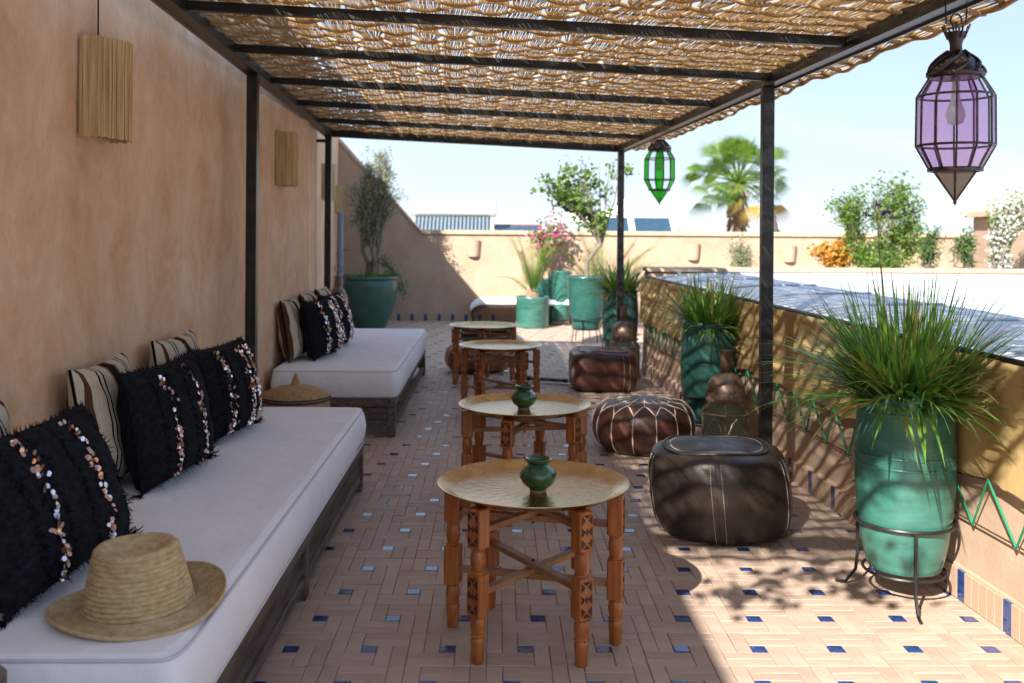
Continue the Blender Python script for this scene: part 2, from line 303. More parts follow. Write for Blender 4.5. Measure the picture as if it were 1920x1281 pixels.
for k in 'HVS':
    for i in range(4):
        w, h = {'H': (3*MOD, MOD), 'V': (MOD, 3*MOD), 'S': (MOD, MOD)}[k]
        var[k, i] = brick_mesh(w, h, 0, None, '', dz=U(-.0022, .0006), tx=U(-.018,.018), ty=U(-.018,.018), ox=-w/2, oy=-h/2).mesh('paver' if k != 'S' else 'glazed_tile', M['brick'] if k != 'S' else M['blue'])
OX, OY = .605, 3.30
rest = MB(); rest_t = []; restb = MB(); nb = 0; ns = 0
cand = []
for b in range(-30, 232):
    for a in range(-62, 160):
        i = cell(a, b); x = OX + a*MOD; y = OY + b*MOD
        if x < -2.5 or x > 6 or y > YF or y < 1.9: continue
        if y < 9.8 and x > XW(y) + .02: continue
        if y < 8.2 and x < -1.6: continue
        if i == 0: cand.append((y, x, 'S'))
        elif i in HB: cand.append((y, x, 'H'))           # runs to +x from its start cell
        elif i in VB: cand.append((y, x, 'V'))
cand2 = cand
cand2.sort()
for (y, x, k) in cand2:
    w, h = {'H': (3*MOD, MOD), 'V': (MOD, 3*MOD), 'S': (MOD, MOD)}[k]
    cx, cy = x + w/2, y + h/2
    seen = cy > 2.95 and cx > -.80 and abs(cx + .016*cy) < cy*.53
    if k == 'S':
        if seen and ns < 290: inst('glazed_tile', var['S', random.randrange(4)], floor, (cx, cy, 0)); ns += 1
        else: brick_mesh(w, h, 0, None, '', restb, x, y, U(-.001,.0008), U(-.012,.012), U(-.012,.012))
    else:
        if seen and nb < 298: inst('paver', var[k, random.randrange(4)], floor, (cx + U(-.0007,.0007), cy + U(-.0007,.0007), 0), (0, 0, R(U(-.5,.5)))); nb += 1
        else:
            brick_mesh(w, h, 0, None, '', rest, x, y, U(-.0022,.0008), U(-.016,.016), U(-.016,.016)); rest_t += [random.random()] * 9
o = rest.build('pavers', M['brick_rest'], floor, kind='stuff')
at = o.data.attributes.new('tint', 'FLOAT', 'FACE'); at.data.foreach_set('value', rest_t)
restb.build('glazed_tiles', M['blue'], floor, kind='stuff')
# left building wall, bending outwards past the pergola
XA = -1.55
w = thing('plaster_wall', 'tall ochre plaster wall running behind the two sofas', 'wall', (XA, 3, 0))
def wall_sheet(p, q, h, th, nx, nz, amp):                  # slightly uneven hand-trowelled face, with top and back
    m = MB(); p = Vector(p); q = Vector(q); d = (q-p); n = Vector((d.y, -d.x, 0)).normalized(); rows = []
    rnd = random.Random(3); ph = [(rnd.uniform(.6,3), rnd.uniform(.6,3), rnd.uniform(0,6)) for _ in range(6)]
    for j in range(nz+1):
        r = []
        for i in range(nx+1):
            s = d.length*i/nx; z = h*j/nz; a = sum(math.sin(f*s + e*z + g_) for f, e, g_ in ph)/6*amp
            pt = p + d*(i/nx) + n*a; r.append((pt.x, pt.y, z))
        rows.append(r)
    m.grid(rows)
    b0 = p - n*th; b1 = q - n*th; t = rows[-1]
    top = [t, [(b0.x + (b1.x-b0.x)*i/nx, b0.y + (b1.y-b0.y)*i/nx, h) for i in range(nx+1)]]; m.grid(top)
    m.add([(b0.x,b0.y,0),(b1.x,b1.y,0),(b1.x,b1.y,h),(b0.x,b0.y,h)], [(0,1,2,3)])
    m.add([rows[0][-1], t[-1], (b1.x,b1.y,h), (b1.x,b1.y,0)], [(0,3,2,1)])
    m.add([rows[0][0], t[0], (b0.x,b0.y,h), (b0.x,b0.y,0)], [(0,1,2,3)])
    return m
wall_sheet((0,-8,0), (0,5.26,0), 3.18, .35, 90, 22, .012).build('wall', M['plaster'], w, True, 50)
wall_sheet((-.012,5.262,0), (-.86,12.2,0), 2.85, .33, 50, 16, .010).build('far_wall', M['plaster'], w, True, 50)
# far parapet with sloped shoulder
w = thing('terrace_parapet', 'low cream parapet with coping closing the far end of the terrace', 'wall', (0, YF, 0))
poly = [(-2.42,-.1),(9,-.1),(9,1.32),(-1.12,1.32),(-2.42,2.72)]
MB().prism(poly, 0, .28).build('wall', M['plaster_pale'], w)
MB().prism([(-1.13,1.322),(9,1.322),(9,1.385),(-1.16,1.385)], -.035, .31).build('coping', M['coping'], w)
MB().prism([(-2.42,2.724),(-1.132,1.338),(-1.162,1.387),(-2.42,2.79)], -.03, .31).build('coping', M['coping'], w)
sk = {c: MB().bbox(-.0254,.0254,-.012,0,0,.10,.0015).mesh('skirting_tile', M[c]) for c in ('plaster_pale', 'blue')}
i = 0; x = -2.3
while x < 2.6:
    inst('skirting_tile', sk['blue' if i % 4 == 0 else 'plaster_pale'], w, (x, -.001, .001)); x += .0515; i += 1
# right parapet, skirting, laced canvas screen
w = thing('courtyard_parapet', 'low plaster parapet with blue skirting tiles along the terrace edge', 'wall', (XW(5), 5, 0))
def wp(d, off=0, z=0): return (XW(d) + off - XW(5), d - 5, z)
m = MB(); rows = []
for z, o_ in ((-.05,0),(.118,0),(.128,.006),(.52,.010),(.545,.03),(.545,.2),(-.05,.2)): rows.append([wp(d, o_, z) for d in [0.4 + 9.4*i/30 for i in range(31)]])
m.grid(rows[::-1]); m.add([wp(9.8,0,-.05),wp(9.8,.2,-.05),wp(9.8,.2,.545),wp(9.8,.03,.545)], [(0,1,2,3)]); m.build('wall', M['plaster_pale'], w)
ang = math.atan(.0556); i = 0; d = 1.9
sk2 = {c: MB().bbox(-.012,0,-.0254,.0254,0,.115,.0015).mesh('skirting_tile', M[c]) for c in ('plaster_pale', 'blue')}
while d < 9.7:
    inst('skirting_tile', sk2['blue' if i % 6 == 0 else 'plaster_pale'], w, wp(d, -.001, .001), (0, 0, ang)); d += .0515; i += 1
c = thing('canvas_screen', 'ochre canvas screen laced above the parapet with green cord', 'screen', (XW(5), 5, .5))
m = MB(); rows = []
for z in [.0 + .445*j/10 for j in range(11)]:
    rows.append([wp(d, -.028 + .012*math.sin(d*9 + z*3) * (.4+z) + .008*math.sin(d*23+1), z + (.012*math.sin(d*11.2) if z == 0 else 0)) for d in [.5 + 9.25*i/260 for i in range(261)]])
m.grid(rows); m.grid([[(p[0]+.012,p[1],p[2]) for p in r] for r in rows][::-1]); m.build('canvas', M['canvas'], c, True, 80)
m = MB(); m.tube([wp(d, -.034, .002 + .012*math.sin(d*11.2)) for d in [.5+9.25*i/200 for i in range(201)]], .004, 5); m.build('hem_rope', M['wire'], c, True)
m = MB(); m.tube([wp(d, -.012, -.175) for d in (.5, 3, 6, 9.7)], .0035, 5); m.build('lower_wire', M['wire'], c, True)
m = MB(); m.tube([wp(d, .01, .45) for d in (.5, 3, 6, 9.7)], .012, 6); m.build('top_rail', M['iron'], c, True)
pts = []; d = 1.0; up = True
while d < 9.6: pts.append(wp(d, -.040 if up else -.018, .02 if up else -.18)); d += .14; up = not up
m = MB(); m.tube(pts, .005, 5); m.build('lacing_cord', M['cord'], c)
# cover over the courtyard
c = thing('courtyard_cover', 'pale plastic barrel cover with dark ribs over the courtyard', 'cover', (XW(5), 5, .9))
prof = [(.045,.015),(.10,.045),(.20,.066),(.35,.080),(.55,.088),(.9,.092),(1.6,.094),(3,.092),(4.6,.088)]
m = MB(); m.grid([[wp(d, x, z) for x, z in prof] for d in [.6 + 9.0*i/60 for i in range(61)]]); m.build('sheet', M['sheet'], c, True, 80)
for k in range(10):
    d = .8 + .95*k
    m = MB(); m.tube([wp(d, x, z + .006) for x, z in prof], .008, 5); m.build('rib', M['rib'], c, True)
m = MB(); m.tube([wp(d, .05, .02) for d in (.6, 5, 9.6)], .016, 6); m.build('edge_rail', M['rib'], c, True)
m = MB()
for x in (.3, 2, 4.5): m.tube([wp(9.55, x, -.9), wp(9.55, x, .1)], .02, 6)
for x in (.3, 2, 4.5): m.tube([wp(.7, x, -.9), wp(.7, x, .1)], .02, 6)
m.build('legs', M['rib'], c, True)
m = MB(); m.bbox(1.52, 9, 9.86, 10.16, 0, .985, .01); o = m.build('ledge_wall', M['plaster_pale']); tag(o, 'cream ledge wall across the far side of the courtyard cover', 'wall')
m = MB(); m.bbox(1.50, 9, 9.83, 10.19, .987, 1.03, .008); q = m.build('coping', M['coping'], o)
# ------------------------------------------------------------ pergola
pg = thing('pergola', 'black iron pergola frame standing over the seating', 'pergola', (0, 5, 0))
def pp(x, d, z): return (x, d - 5, z)
for (d, side) in ((5.72,'L'), (9.5,'L'), (5.2,'R'), (9.5,'R'), (1.75,'R'), (1.75,'L')):
    x = XL(d) if side == 'L' else XR(d); z = ZP(x, d)
    m = MB(); m.bbox(x-.03, x+.03, d-5-.03, d-5+.03, 0, z, .003); m.bbox(x-.055, x+.055, d-5-.055, d-5+.055, 0, .008, .001); m.build('post', M['iron'], pg)
for fx, off in ((XL, 0), (XR, 0)):
    p = [pp(fx(d), d, ZP(fx(d), d) + .03) for d in (1.6, 9.65)]
    MB().bar(p[0], p[1], .06, .06).build('side_beam', M['iron'], pg)
    q = [pp(fx(d) + (.036 if fx is XR else -.036), d, ZP(fx(d), d) + .005) for d in (1.6, 9.65)]
    MB().bar(q[0], q[1], .006, .03).build('edge_strip', M['tin'], pg)
for d in (1.72, 3.0, 4.13, 5.1, 6.2, 7.3, 8.45, 9.6):
    big = d in (1.72, 9.6); xl, xr = XL(d) + .031, XR(d) - .031
    MB().bar(pp(xl, d, ZP(xl, d) + .035), pp(xr, d, ZP(xr, d) + .035), .035 if not big else .055, .04 if not big else .075).build('crossbar', M['iron'], pg)
for d in (9.5,): MB().bar(pp(XL(d)-.03, d, ZP(XL(d), d) - .05), pp(XA - (0 if d < 8 else .20), d, ZP(XL(d), d) - .05), .03, .03).build('wall_bracket', M['iron'], pg)
# reed mat
rm = thing('reed_mat', 'woven reed shade mat laid over the black pergola', 'mat', (0, 5, 2.3))
GW = .135; KP = .155; NG = 22; K0 = 1.45
def matz(s, d, up):
    x = XL(d) + s; z = ZP(x, d) + .073
    over = max(0, x - XR(d) - .03); z -= over*over*1.6
    bars = [1.72, 3.0, 4.13, 5.1, 6.2, 7.3, 8.45, 9.6]
    for a, b in zip(bars, bars[1:]):
        if a <= d <= b: z -= .018 * math.sin(math.pi*(d-a)/(b-a))
    return z + up - 2.3
DEND = 9.72; nk = int((DEND - K0)/KP)
for gi in range(NG):
    m = MB(); nr = 16
    sq = [(U(.58,.70) if random.random() < .26 else U(.92,.99)) if (gi+k) % 2 == 0 else U(.98,1.03) for k in range(nk+2)]
    sh = [U(-.005,.005) for k in range(nk+2)]
    for i in range(nr):
        pts = []; r = U(.0025,.0040); jit = U(-.002,.002); st = U(-.12,.10); en = U(-.06,.10)
        jk = [U(-.002,.002) for _ in range(nk+2)]
        for h in range(2*nk+1):
            k = h // 2; f = (h % 2)*.5; d = K0 + KP*h/2 + .0
            if h == 0: d += st
            if h == 2*nk: d += en
            sqv = sq[k]*(1-f) + sq[k+1]*f; shv = sh[k]*(1-f) + sh[k+1]*f; jv = jk[k]*(1-f) + jk[k+1]*f
            s = GW*(gi+.5) + (i - (nr-1)/2)*.0084*sqv + shv + jit + jv
            upv = 0 if h % 2 else (.006 if (gi + k) % 2 == 0 else -.006)
            pts.append((XL(d) + s, d - 5, matz(s, d, upv + U(-.002,.002))))
        m.tube(pts, r, 4)
    m.build('reed_bundle', M['reed'], rm, True, kind='stuff')
for k in range(nk+1):
    d0 = K0 + KP*k; m = MB()
    for j in range(5):
        pts = []; n = NG*4
        dj = d0 + (j-2)*.0082 + U(-.002,.002); e0 = U(-.01,.01); e1 = U(-.008,.010)
        for h in range(n+1):
            s = GW*NG*h/n; ph = h/4; gi = int(min(NG-1, ph)); fr = ph - int(ph)
            v = math.sin(math.pi*(ph)) * (1 if k % 2 == 0 else -1)     # below in even cells, above in odd
            d = dj + .004*math.sin(h*.7 + j)
            if h == 0: s += e0
            if h == n: s += e1
            pts.append((XL(d) + s, d - 5, matz(s, d, -.012*v + U(-.0015,.0015))))
        m.tube(pts, .0055, 5)
    m.build('cross_bundle', M['bundle'], rm, True)
for s_ in (-.012, GW*NG + .004):
    m = MB(); m.tube([(XL(d) + s_ + .008*math.sin(d*7), d - 5, matz(s_, d, .006*math.sin(d*24))) for d in [K0 - .05 + (DEND-K0)*i/150 for i in range(151)]], .010, 6); m.build('edge_rope', M['bundle'], rm, True)
# ------------------------------------------------------------ sofas
def sofa(label, y0, y1, x0, x1, lattice):
    t = thing('daybed_sofa', label, 'sofa', ((x0+x1)/2, (y0+y1)/2, 0)); cx, cy = (x0+x1)/2, (y0+y1)/2; a, b = (x1-x0)/2, (y1-y0)/2
    zt = .255
    for sx in (-1, 1):                                     # long rails and end rails
        MB().bbox(sx*a-(.022 if sx > 0 else -.022)-.022, sx*a-(.022 if sx > 0 else -.022)+.022, -b, b, zt-.05, zt, .004).build('rail', M['oldwood'], t)
    for sy in (-1, 1): MB().bbox(-a+.046, a-.046, sy*(b-.022)-.02, sy*(b-.022)+.02, zt-.052, zt-.002, .004).build('rail', M['oldwood'], t)
    n = 3 if lattice else 2
    ys = [-b+.035 + (2*b-.07)*i/(n-1) for i in range(n)]
    for sx in (-1, 1):
        for y in ys: MB().bbox(sx*(a-.030)-.028, sx*(a-.030)+.028, y-.030, y+.030, 0, zt-.052, .004).build('leg', M['oldwood'], t)
    MB().bbox(a-.044, a-.012, -b+.066, b-.066, .045, .085, .003).build('lower_rail', M['oldwood'], t)
    if lattice:
        for i in range(n-1):
            m = MB(); p0, p1 = ys[i]+.034, ys[i+1]-.034; zz0, zz1 = .087, zt-.053; hh = zz1-zz0; k = p0 - hh
            while k < p1:
                for sg, xo in ((1, a-.026), (-1, a-.032)):
                    q0, q1 = (k, zz0 if sg > 0 else zz1), (k+hh, zz1 if sg > 0 else zz0)
                    ya, za = q0; yb, zb = q1
                    if ya < p0: za += (p0-ya)*sg; ya = p0
                    if yb > p1: zb -= (yb-p1)*sg; yb = p1
                    if yb - ya > .01: m.bar((xo, ya, za), (xo, yb, zb), .008, .007, (1, 0, 0))
                k += .021
            m.build('lattice_panel', M['oldwood'], t, kind='stuff')
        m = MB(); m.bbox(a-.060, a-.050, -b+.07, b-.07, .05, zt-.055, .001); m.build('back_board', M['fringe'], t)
    for sy in (-1, 1):                                     # end boards
        for j in range(3): MB().bbox(-a+.06, a-.06, sy*(b-.03)-.010, sy*(b-.03)+.010, .075+.043*j, .114+.043*j, .002).build('board', M['oldwood'], t)
    # mattress: rounded slab with soft sag
    m = MB(); z0, z1 = zt+.002, .447; ns, nl = 28, 60; rows = []
    hw, hl = a+.012, b-.01; rr = .045
    def sec(c):                                            # superellipse-like rounded rectangle ring, inset by c
        pts = []; N_ = 96; ax, ay = hw-c, hl-c
        for k in range(N_):
            an = 2*math.pi*(k+.5)/N_; cs, sn = math.cos(an), math.sin(an); e = .08
            pts.append((ax*math.copysign(abs(cs)**(2/26), cs), ay*math.copysign(abs(sn)**(2/26), sn)))
        return pts
    def dent(x, y): return .004*math.sin(x*7+1) * math.sin(y*3.1) + .003*math.sin(y*11+x*5)
    for z, c in ((z0,.02),(z0+.012,.006),(z0+.04,-.004),((z0+z1)/2,-.010),(z1-.05,-.004),(z1-.022,.002),(z1-.008,.012),(z1-.001,.030)):
        rows.append([(x + .004*math.sin(y*9+z*20), y, z + (.012*math.sin(y*5.0)*(1 if z < z0+.03 else .3) if abs(x) > hw-.05 else 0)) for x, y in sec(c)])
    m.grid(rows, True)
    last = rows[-1]; prev = last
    for f in (.985, .96, .92, .86, .78, .68, .56, .43, .30, .17, .05):
        r = [(x*f, y*f, z1 + .005*(1-f)**.5 + dent(x*f, y*f)*(1-f)**.5) for x, y, z in last]; m.grid([prev, r], True); prev = r
    m.add(prev, [tuple(range(96))])
    m.add(rows[0], [tuple(range(95, -1, -1))])
    mt = m.build('mattress', M['cloth'], t, True, 70)
    for zc, c in ((z1-.010, .009), (z0+.014, .003)):
        p = MB(); p.tube([(x, y, zc) for x, y in sec(c)], .0045, 6, closed=True); p.build('piping', M['piping'], mt, True)
    return t
sofa('long white daybed with carved dark lattice base and straw hat on it', 2.2, 5.36, -1.50, -.70, True)
sofa('white daybed with plain weathered wooden base beside the woven basket', 6.68, 9.55, -1.50, -.665, False)
# ------------------------------------------------------------ cushions
def pillow_mesh(mb, w, h, t, n=22, rnd=None, soft=.35):
    rnd = rnd or random; ph = [(rnd.uniform(5,13), rnd.uniform(5,13), rnd.uniform(0,6)) for _ in range(4)]
    def S(u, v, side):
        k = max(0, (1-abs(u)**2.6))*max(0, (1-abs(v)**2.6)); th = t/2*k**.42
        wr = sum(math.sin(a*u*1.2 + b*v*1.2 + c) for a, b, c in ph)/4*.010*k**.3
        px = u*w/2*(1 - .07*(1-v*v)*abs(u)**3); py = v*h/2*(1 - .07*(1-u*u)*abs(v)**3)
        return Vector((px, py - .02*(1-v)*.5*k, side*th + wr + (.03*(1-v)*.3*side*k)))
    for sd in (1, -1):
        rows = [[S(-1+2*i/n, -1+2*j/n, sd) for i in range(n+1)] for j in range(n+1)]
        mb.grid(rows if sd > 0 else rows[::-1])
    return S
def pose(o, x, y, z, lean, yaw, h, roll=0):
    Rm = Matrix(((0, -math.sin(lean), math.cos(lean)), (1, 0, 0), (0, math.cos(lean), math.sin(lean))))
    Rm = Matrix.Rotation(yaw, 3, 'Z') @ Rm @ Matrix.Rotation(roll, 3, 'Z')
    c = Vector((x, y, z)) + Rm @ Vector((0, h/2, 0)); o.matrix_world = Matrix.Translation(c) @ Rm.to_4x4()
def striped(label, x, y, w, h, lean, yaw, grp='striped wool cushions against the wall', roll=0):
    t = thing('striped_cushion', label, 'cushion', group=grp); m = MB(); pillow_mesh(m, w, h, .14)
    m.build('cover', M['stripe'], t, True, 80)
    e = MB(); e.tube([Vector((s*w/2*.995*(1-.07*(1-v*v)), v*h/2, 0)) for s, v in [(-1, -1+2*i/10) for i in range(11)]], .006, 5); e.build('edge_band', M['fringe'], t, True)
    pose(t, x, y, .452, lean, yaw, h, roll); return t
def black(label, x, y, w, h, lean, yaw, tassels=True, roll=0, dense=1):
    t = thing('black_sequin_cushion', label, 'cushion', group='black sequin cushions'); m = MB(); S = pillow_mesh(m, w, h, .20)
    m.build('cover', M['black'], t, True, 80)
    fr = MB()
    for u0 in (-.72, -.36, .0, .36, .72):                   # ragged fringe bands
        for j in range(150):
            v = U(-.98,.98); u = u0 + U(-.035,.035); p = S(u, v, 1); q = p + Vector((U(-.022,.022), U(-.03,.012), U(.006,.020))); s = Vector((U(-1,1), U(-1,1), 0)).normalized()*.0022
            fr.add([p-s, p+s, q], [(0,1,2)])
    for k in range(520):                                    # fringe along the outline
        e = random.choice((0,1,2,3)); s_ = U(-1,1); u, v = ((s_,1),(s_,-1),(1,s_),(-1,s_))[e]
        p = S(u, v, 1); q = p + Vector((u*U(.003,.016) + U(-.008,.008), v*U(.003,.016) + U(-.008,.008), U(-.008,.008))); s = Vector((-v, u, 0)).normalized()*.003
        fr.add([p-s, p+s, q], [(0,1,2)])
    fr.build('fringe', M['fringe'], t, kind='stuff')
    sq = MB()
    for u0 in (-.52, .22, .56) if dense > 1 else (-.50, .26):
        for j in range(int(85*dense)):
            v = U(-.88,.90); u = u0 + random.gauss(0, .035*dense); p = S(u, v, 1) + Vector((0, 0, U(.003,.010)))
            nrm = Vector((U(-.6,.6), U(-.6,.6), 1)).normalized(); a = nrm.orthogonal().normalized(); b = nrm.cross(a); r = U(.0060,.0092)
            sq.add([p + (a*math.cos(k*math.pi/4) + b*math.sin(k*math.pi/4))*r for k in range(8)], [tuple(range(8))])
    sq.build('sequins', M['sequin'], t, kind='stuff')
    if tassels:
        for u, v in ((-1,-1),(1,-1)):
            p = S(u, v, 1); tm = MB()
            for k in range(26):
                q = p + Vector((u*U(.02,.07), U(-.012,.02), U(-.02,.03))); tm.tube([p, (p+q)/2 + Vector((0,U(-.006,.006),U(-.006,.006))), q], .0018, 3)
            tm.ring(p + Vector((u*.012, 0, 0)), .006, .004, 8, 4, 'X'); tm.build('tassel', M['fringe'], t)
    pose(t, x, y, .455, lean, yaw, h, roll); return t
striped('striped cushion behind the black cushion nearest the straw hat', -1.41, 2.70, .52, .44, .10, 0)
striped('striped cushion upright between the two larger black cushions', -1.40, 3.70, .54, .46, .14, .03)
striped('striped cushion behind the black cushion nearest the iron post', -1.42, 4.58, .56, .46, .12, 0)
black('large black sequin cushion with corner tassels behind the straw hat', -1.14, 2.72, .66, .43, .34, -.07)
black('black sequin cushion leaning on the middle striped cushion', -1.205, 3.80, .55, .44, .17, -.14, roll=.02)
black('black sequin cushion at the basket end of the long daybed', -1.205, 4.56, .56, .42, .17, -.15, dense=1.6)
striped('striped cushion at the basket end of the plain daybed', -1.44, 7.25, .50, .44, .16, 0)
striped('middle striped cushion of the plain daybed', -1.42, 7.85, .50, .45, .16, 0)
striped('striped cushion of the plain daybed nearest the big potted olive tree', -1.42, 8.5, .50, .45, .16, 0)
black('black sequin cushion at the basket end of the plain daybed', -1.25, 7.36, .54, .43, .20, -.14, False, dense=1.7)
black('black sequin cushion of the plain daybed beside the tall metal lantern', -1.25, 7.98, .54, .43, .20, -.12, False, dense=1.9)
# ------------------------------------------------------------ straw hat
h = thing('straw_hat', 'straw hat with tall dented crown lying on the white daybed', 'hat', (-.885, 2.50, .452)); h.rotation_euler = (R(1.5), R(-2.5), .3)
def hatwave(an, r): return .016*math.sin(an*2 + .6) * max(0, (r-.12)/.1) + .012*max(0, math.cos(an-.5))*max(0, (r-.12)/.1)
m = MB(); rows = []; N_ = 64; nR = 13
for i in range(nR*3+1):
    r = .125 + (.212-.125)*i/(nR*3); z = .006 + .0048*abs(math.sin(math.pi*i/3)) + .012*max(0, (r-.19)/.022)**2
    rows.append([(r*math.cos(2*math.pi*k/N_), r*math.sin(2*math.pi*k/N_), z + hatwave(2*math.pi*k/N_, r)) for k in range(N_)])
low = [[(x*(1.002 if i == nR*3 else 1), y, z-.006) for x, y, z in r] for i, r in enumerate(rows)]
m.grid(rows, True); m.grid([rows[-1], low[-1]], True); m.grid(low[::-1], True); m.build('brim', M['straw'], h, True, 60)
m = MB(); prof = []
for i in range(40):
    f = i/39; z = .008 + .146*f; r = .128 - .030*f - .004*f*f + .0042*abs(math.sin(math.pi*i/3.0)); prof.append((r, z))
prof += [(.090,.158),(.080,.157),(.065,.145),(.04,.132),(.015,.128),(0.0005,.127)]
m.lathe(prof, 64, fn=lambda an, z: 1 + .035*math.cos(2*an+.5) + (.02*math.sin(3*an) if z > .1 else 0)); m.build('crown', M['straw'], h, True, 60)
# ------------------------------------------------------------ lidded basket
b = thing('lidded_basket', 'round coiled basket with pointed lid between the two daybeds', 'basket', (-1.20, 6.02, 0))
m = MB(); prof = [(.0005,.0),(.14,.0)]
for i in range(45):
    f = i/44; prof.append((.14 + .062*math.sin(f*math.pi*.60) + .0036*abs(math.sin(i*math.pi/4)), .002 + .365*f))
prof += [(.17,.368),(.16,.33)]; m.lathe(prof, 48); m.build('body', M['basket'], b, True, 60)
m = MB(); prof = [(.19,.366),(.205,.369)]
for i in range(33): f = i/32*1.42; prof.append((.207*math.cos(f) + .0035*abs(math.sin(i*math.pi/4)), .374 + .078*math.sin(f)))
prof += [(.027,.458),(.023,.478),(.017,.50),(.010,.518),(.0005,.525)]; m.lathe(prof, 48); lid = m.build('lid', M['basket'], b, True, 60)
m = MB()
for z, r in ((.372, .209), (.386,.206)): m.ring((0, 0, z), r, .0055, 48, 6)
m.build('dark_band', M['basket_dk'], lid, True)
m = MB()
for k in range(10):
    a = 2*math.pi*k/10
    for dz in range(3): m.tube([(.207*math.cos(a+dz*.05), .207*math.sin(a+dz*.05), .20+.02*dz), (.209*math.cos(a+dz*.05+.05), .209*math.sin(a+dz*.05+.05), .215+.02*dz)], .004, 4)
m.build('woven_marks', M['basket_dk'], b)
# ------------------------------------------------------------ tray tables
def leg_profile():
    return [(.018,0),(.020,.004),(.0235,.060),(.024,.075),(.0205,.082),(.026,.087),(.0205,.092),(.025,.112),(.0255,.130),(.021,.146),(.025,.150),(.025,.153)]
def turned2(): return [(.024,.287),(.0255,.291),(.021,.296),(.0255,.322),(.026,.338),(.0215,.360),(.0245,.366),(.024,.371)]
leg_m = MB(); leg_m.lathe(leg_profile(), 14); leg_m.lathe(turned2(), 14)
leg_m.bbox(-.027,.027,-.027,.027,.152,.288,.004); leg_m.bbox(-.027,.027,-.027,.027,.370,.500,.004)
leg_me = leg_m.mesh('leg', M['wood'], True, 35)
cv = MB()  # raised triangles, coloured dark to look like shaded cuts
def tri(m, y0, z0, y1, z1, y2, z2, x=.0275): m.add([(x,y0,z0),(x,y1,z1),(x,y2,z2),(x-.004,y0,z0),(x-.004,y1,z1),(x-.004,y2,z2)], [(0,1,2),(5,4,3),(0,3,4,1),(1,4,5,2),(2,5,3,0)])
for z0, z1 in ((.162,.278),(.380,.492)):
    for q in range(3):
        a = z0 + (z1-z0)*q/3; b_ = z0 + (z1-z0)*(q+1)/3; c_ = (a+b_)/2; e = .003; w_ = .021
        tri(cv, -w_, a+e, -w_, b_-e, -.004, c_); tri(cv, w_, a+e, .004, c_, w_, b_-e)
        if q == 1: tri(cv, -.006, c_, 0, c_+.012, .006, c_); tri(cv, -.006, c_-.001, .006, c_-.001, 0, c_-.013)
        else: tri(cv, -w_+.005, a+.001, -.001, c_-.004, w_-.005, a+.001) if q == 0 else tri(cv, -w_+.005, b_-.001, w_-.005, b_-.001, .001, c_+.004)
carve_me = cv.mesh('carving', M['carve'])
tray = MB(); tray.lathe([(.0005,.505),(.10,.505),(.268,.505),(.276,.5065),(.290,.513),(.312,.525),(.326,.530),(.331,.5315),(.332,.529),(.327,.526),(.312,.520),(.292,.508),(.278,.5015),(.10,.5012),(.0005,.5012)], 96)
tray_me = tray.mesh('tray', M['brass'], True, 50)
def table(label, x, y, rz, s=1.0):
    t = thing('tray_table', label, 'table', (x, y, 0), rz, 'brass tray tables in a row'); t.scale = (s, s, 1)
    inst('tray', tray_me, t)
    angs = [-15, 50, 121]
    for i, a in enumerate(angs):
        for k in (0, 180):
            an = R(a+k); l = inst('leg', leg_me, t, (.288*math.cos(an), .288*math.sin(an), 0), (0, 0, an)); inst('carving', carve_me, l)['kind'] = 'stuff'
        an = R(a); c, s_ = math.cos(an), math.sin(an)
        for zc, nm in ((.225 + .020*i - .02, 'lower_strut'), (.405 + .020*i, 'upper_strut')):
            m = MB(); m.bar((-.262*c, -.262*s_, zc), (.262*c, .262*s_, zc), .030, .0185); m.build(nm, M['wood_bare'], t)
    m = MB(); m.tube([(0, 0, .19), (0, 0, .262)], .005, 6); m.tube([(0, 0, .385), (0, 0, .462)], .005, 6); m.build('pivot_bolt', M['iron'], t)
    return t
table('brass tray table with a green jar, beside the big charcoal pouf', .135, 3.44, 0)
table('brass tray table with a green jar, beside the round white-stitched pouf', .150, 4.98, R(22))
table('bare brass tray table beside the boxy maroon pouf', .04, 7.52, R(8), .95)
table('bare brass tray table with the tan pouf tucked behind it', -.10, 9.08, R(35), .97)
def jar(label, x, y, s=1):
    t = thing('green_jar', label, 'vase', (x, y, .5055), 0, 'green glazed jars'); t.scale = (s, s, s)
    m = MB(); m.lathe([(.0005,.006),(.029,.006),(.031,.012),(.052,.028),(.0635,.050),(.062,.064),(.050,.080),(.038,.088),(.034,.094),(.038,.099),(.045,.106),(.046,.112),(.042,.115),(.036,.112),(.031,.098),(.034,.085),(.05,.06),(.04,.03),(.0005,.015)], 48); m.build('body', M['jar'], t, True, 60)
    m = MB(); m.lathe([(.0005,0),(.027,0),(.0295,.004),(.0295,.011),(.0005,.011)], 32); m.build('foot', M['jarfoot'], t, True, 40)
jar('green glazed jar on the table beside the charcoal pouf', .150, 3.40)
jar('green glazed jar on the table beside the white-stitched pouf', .145, 4.96, 1.03)
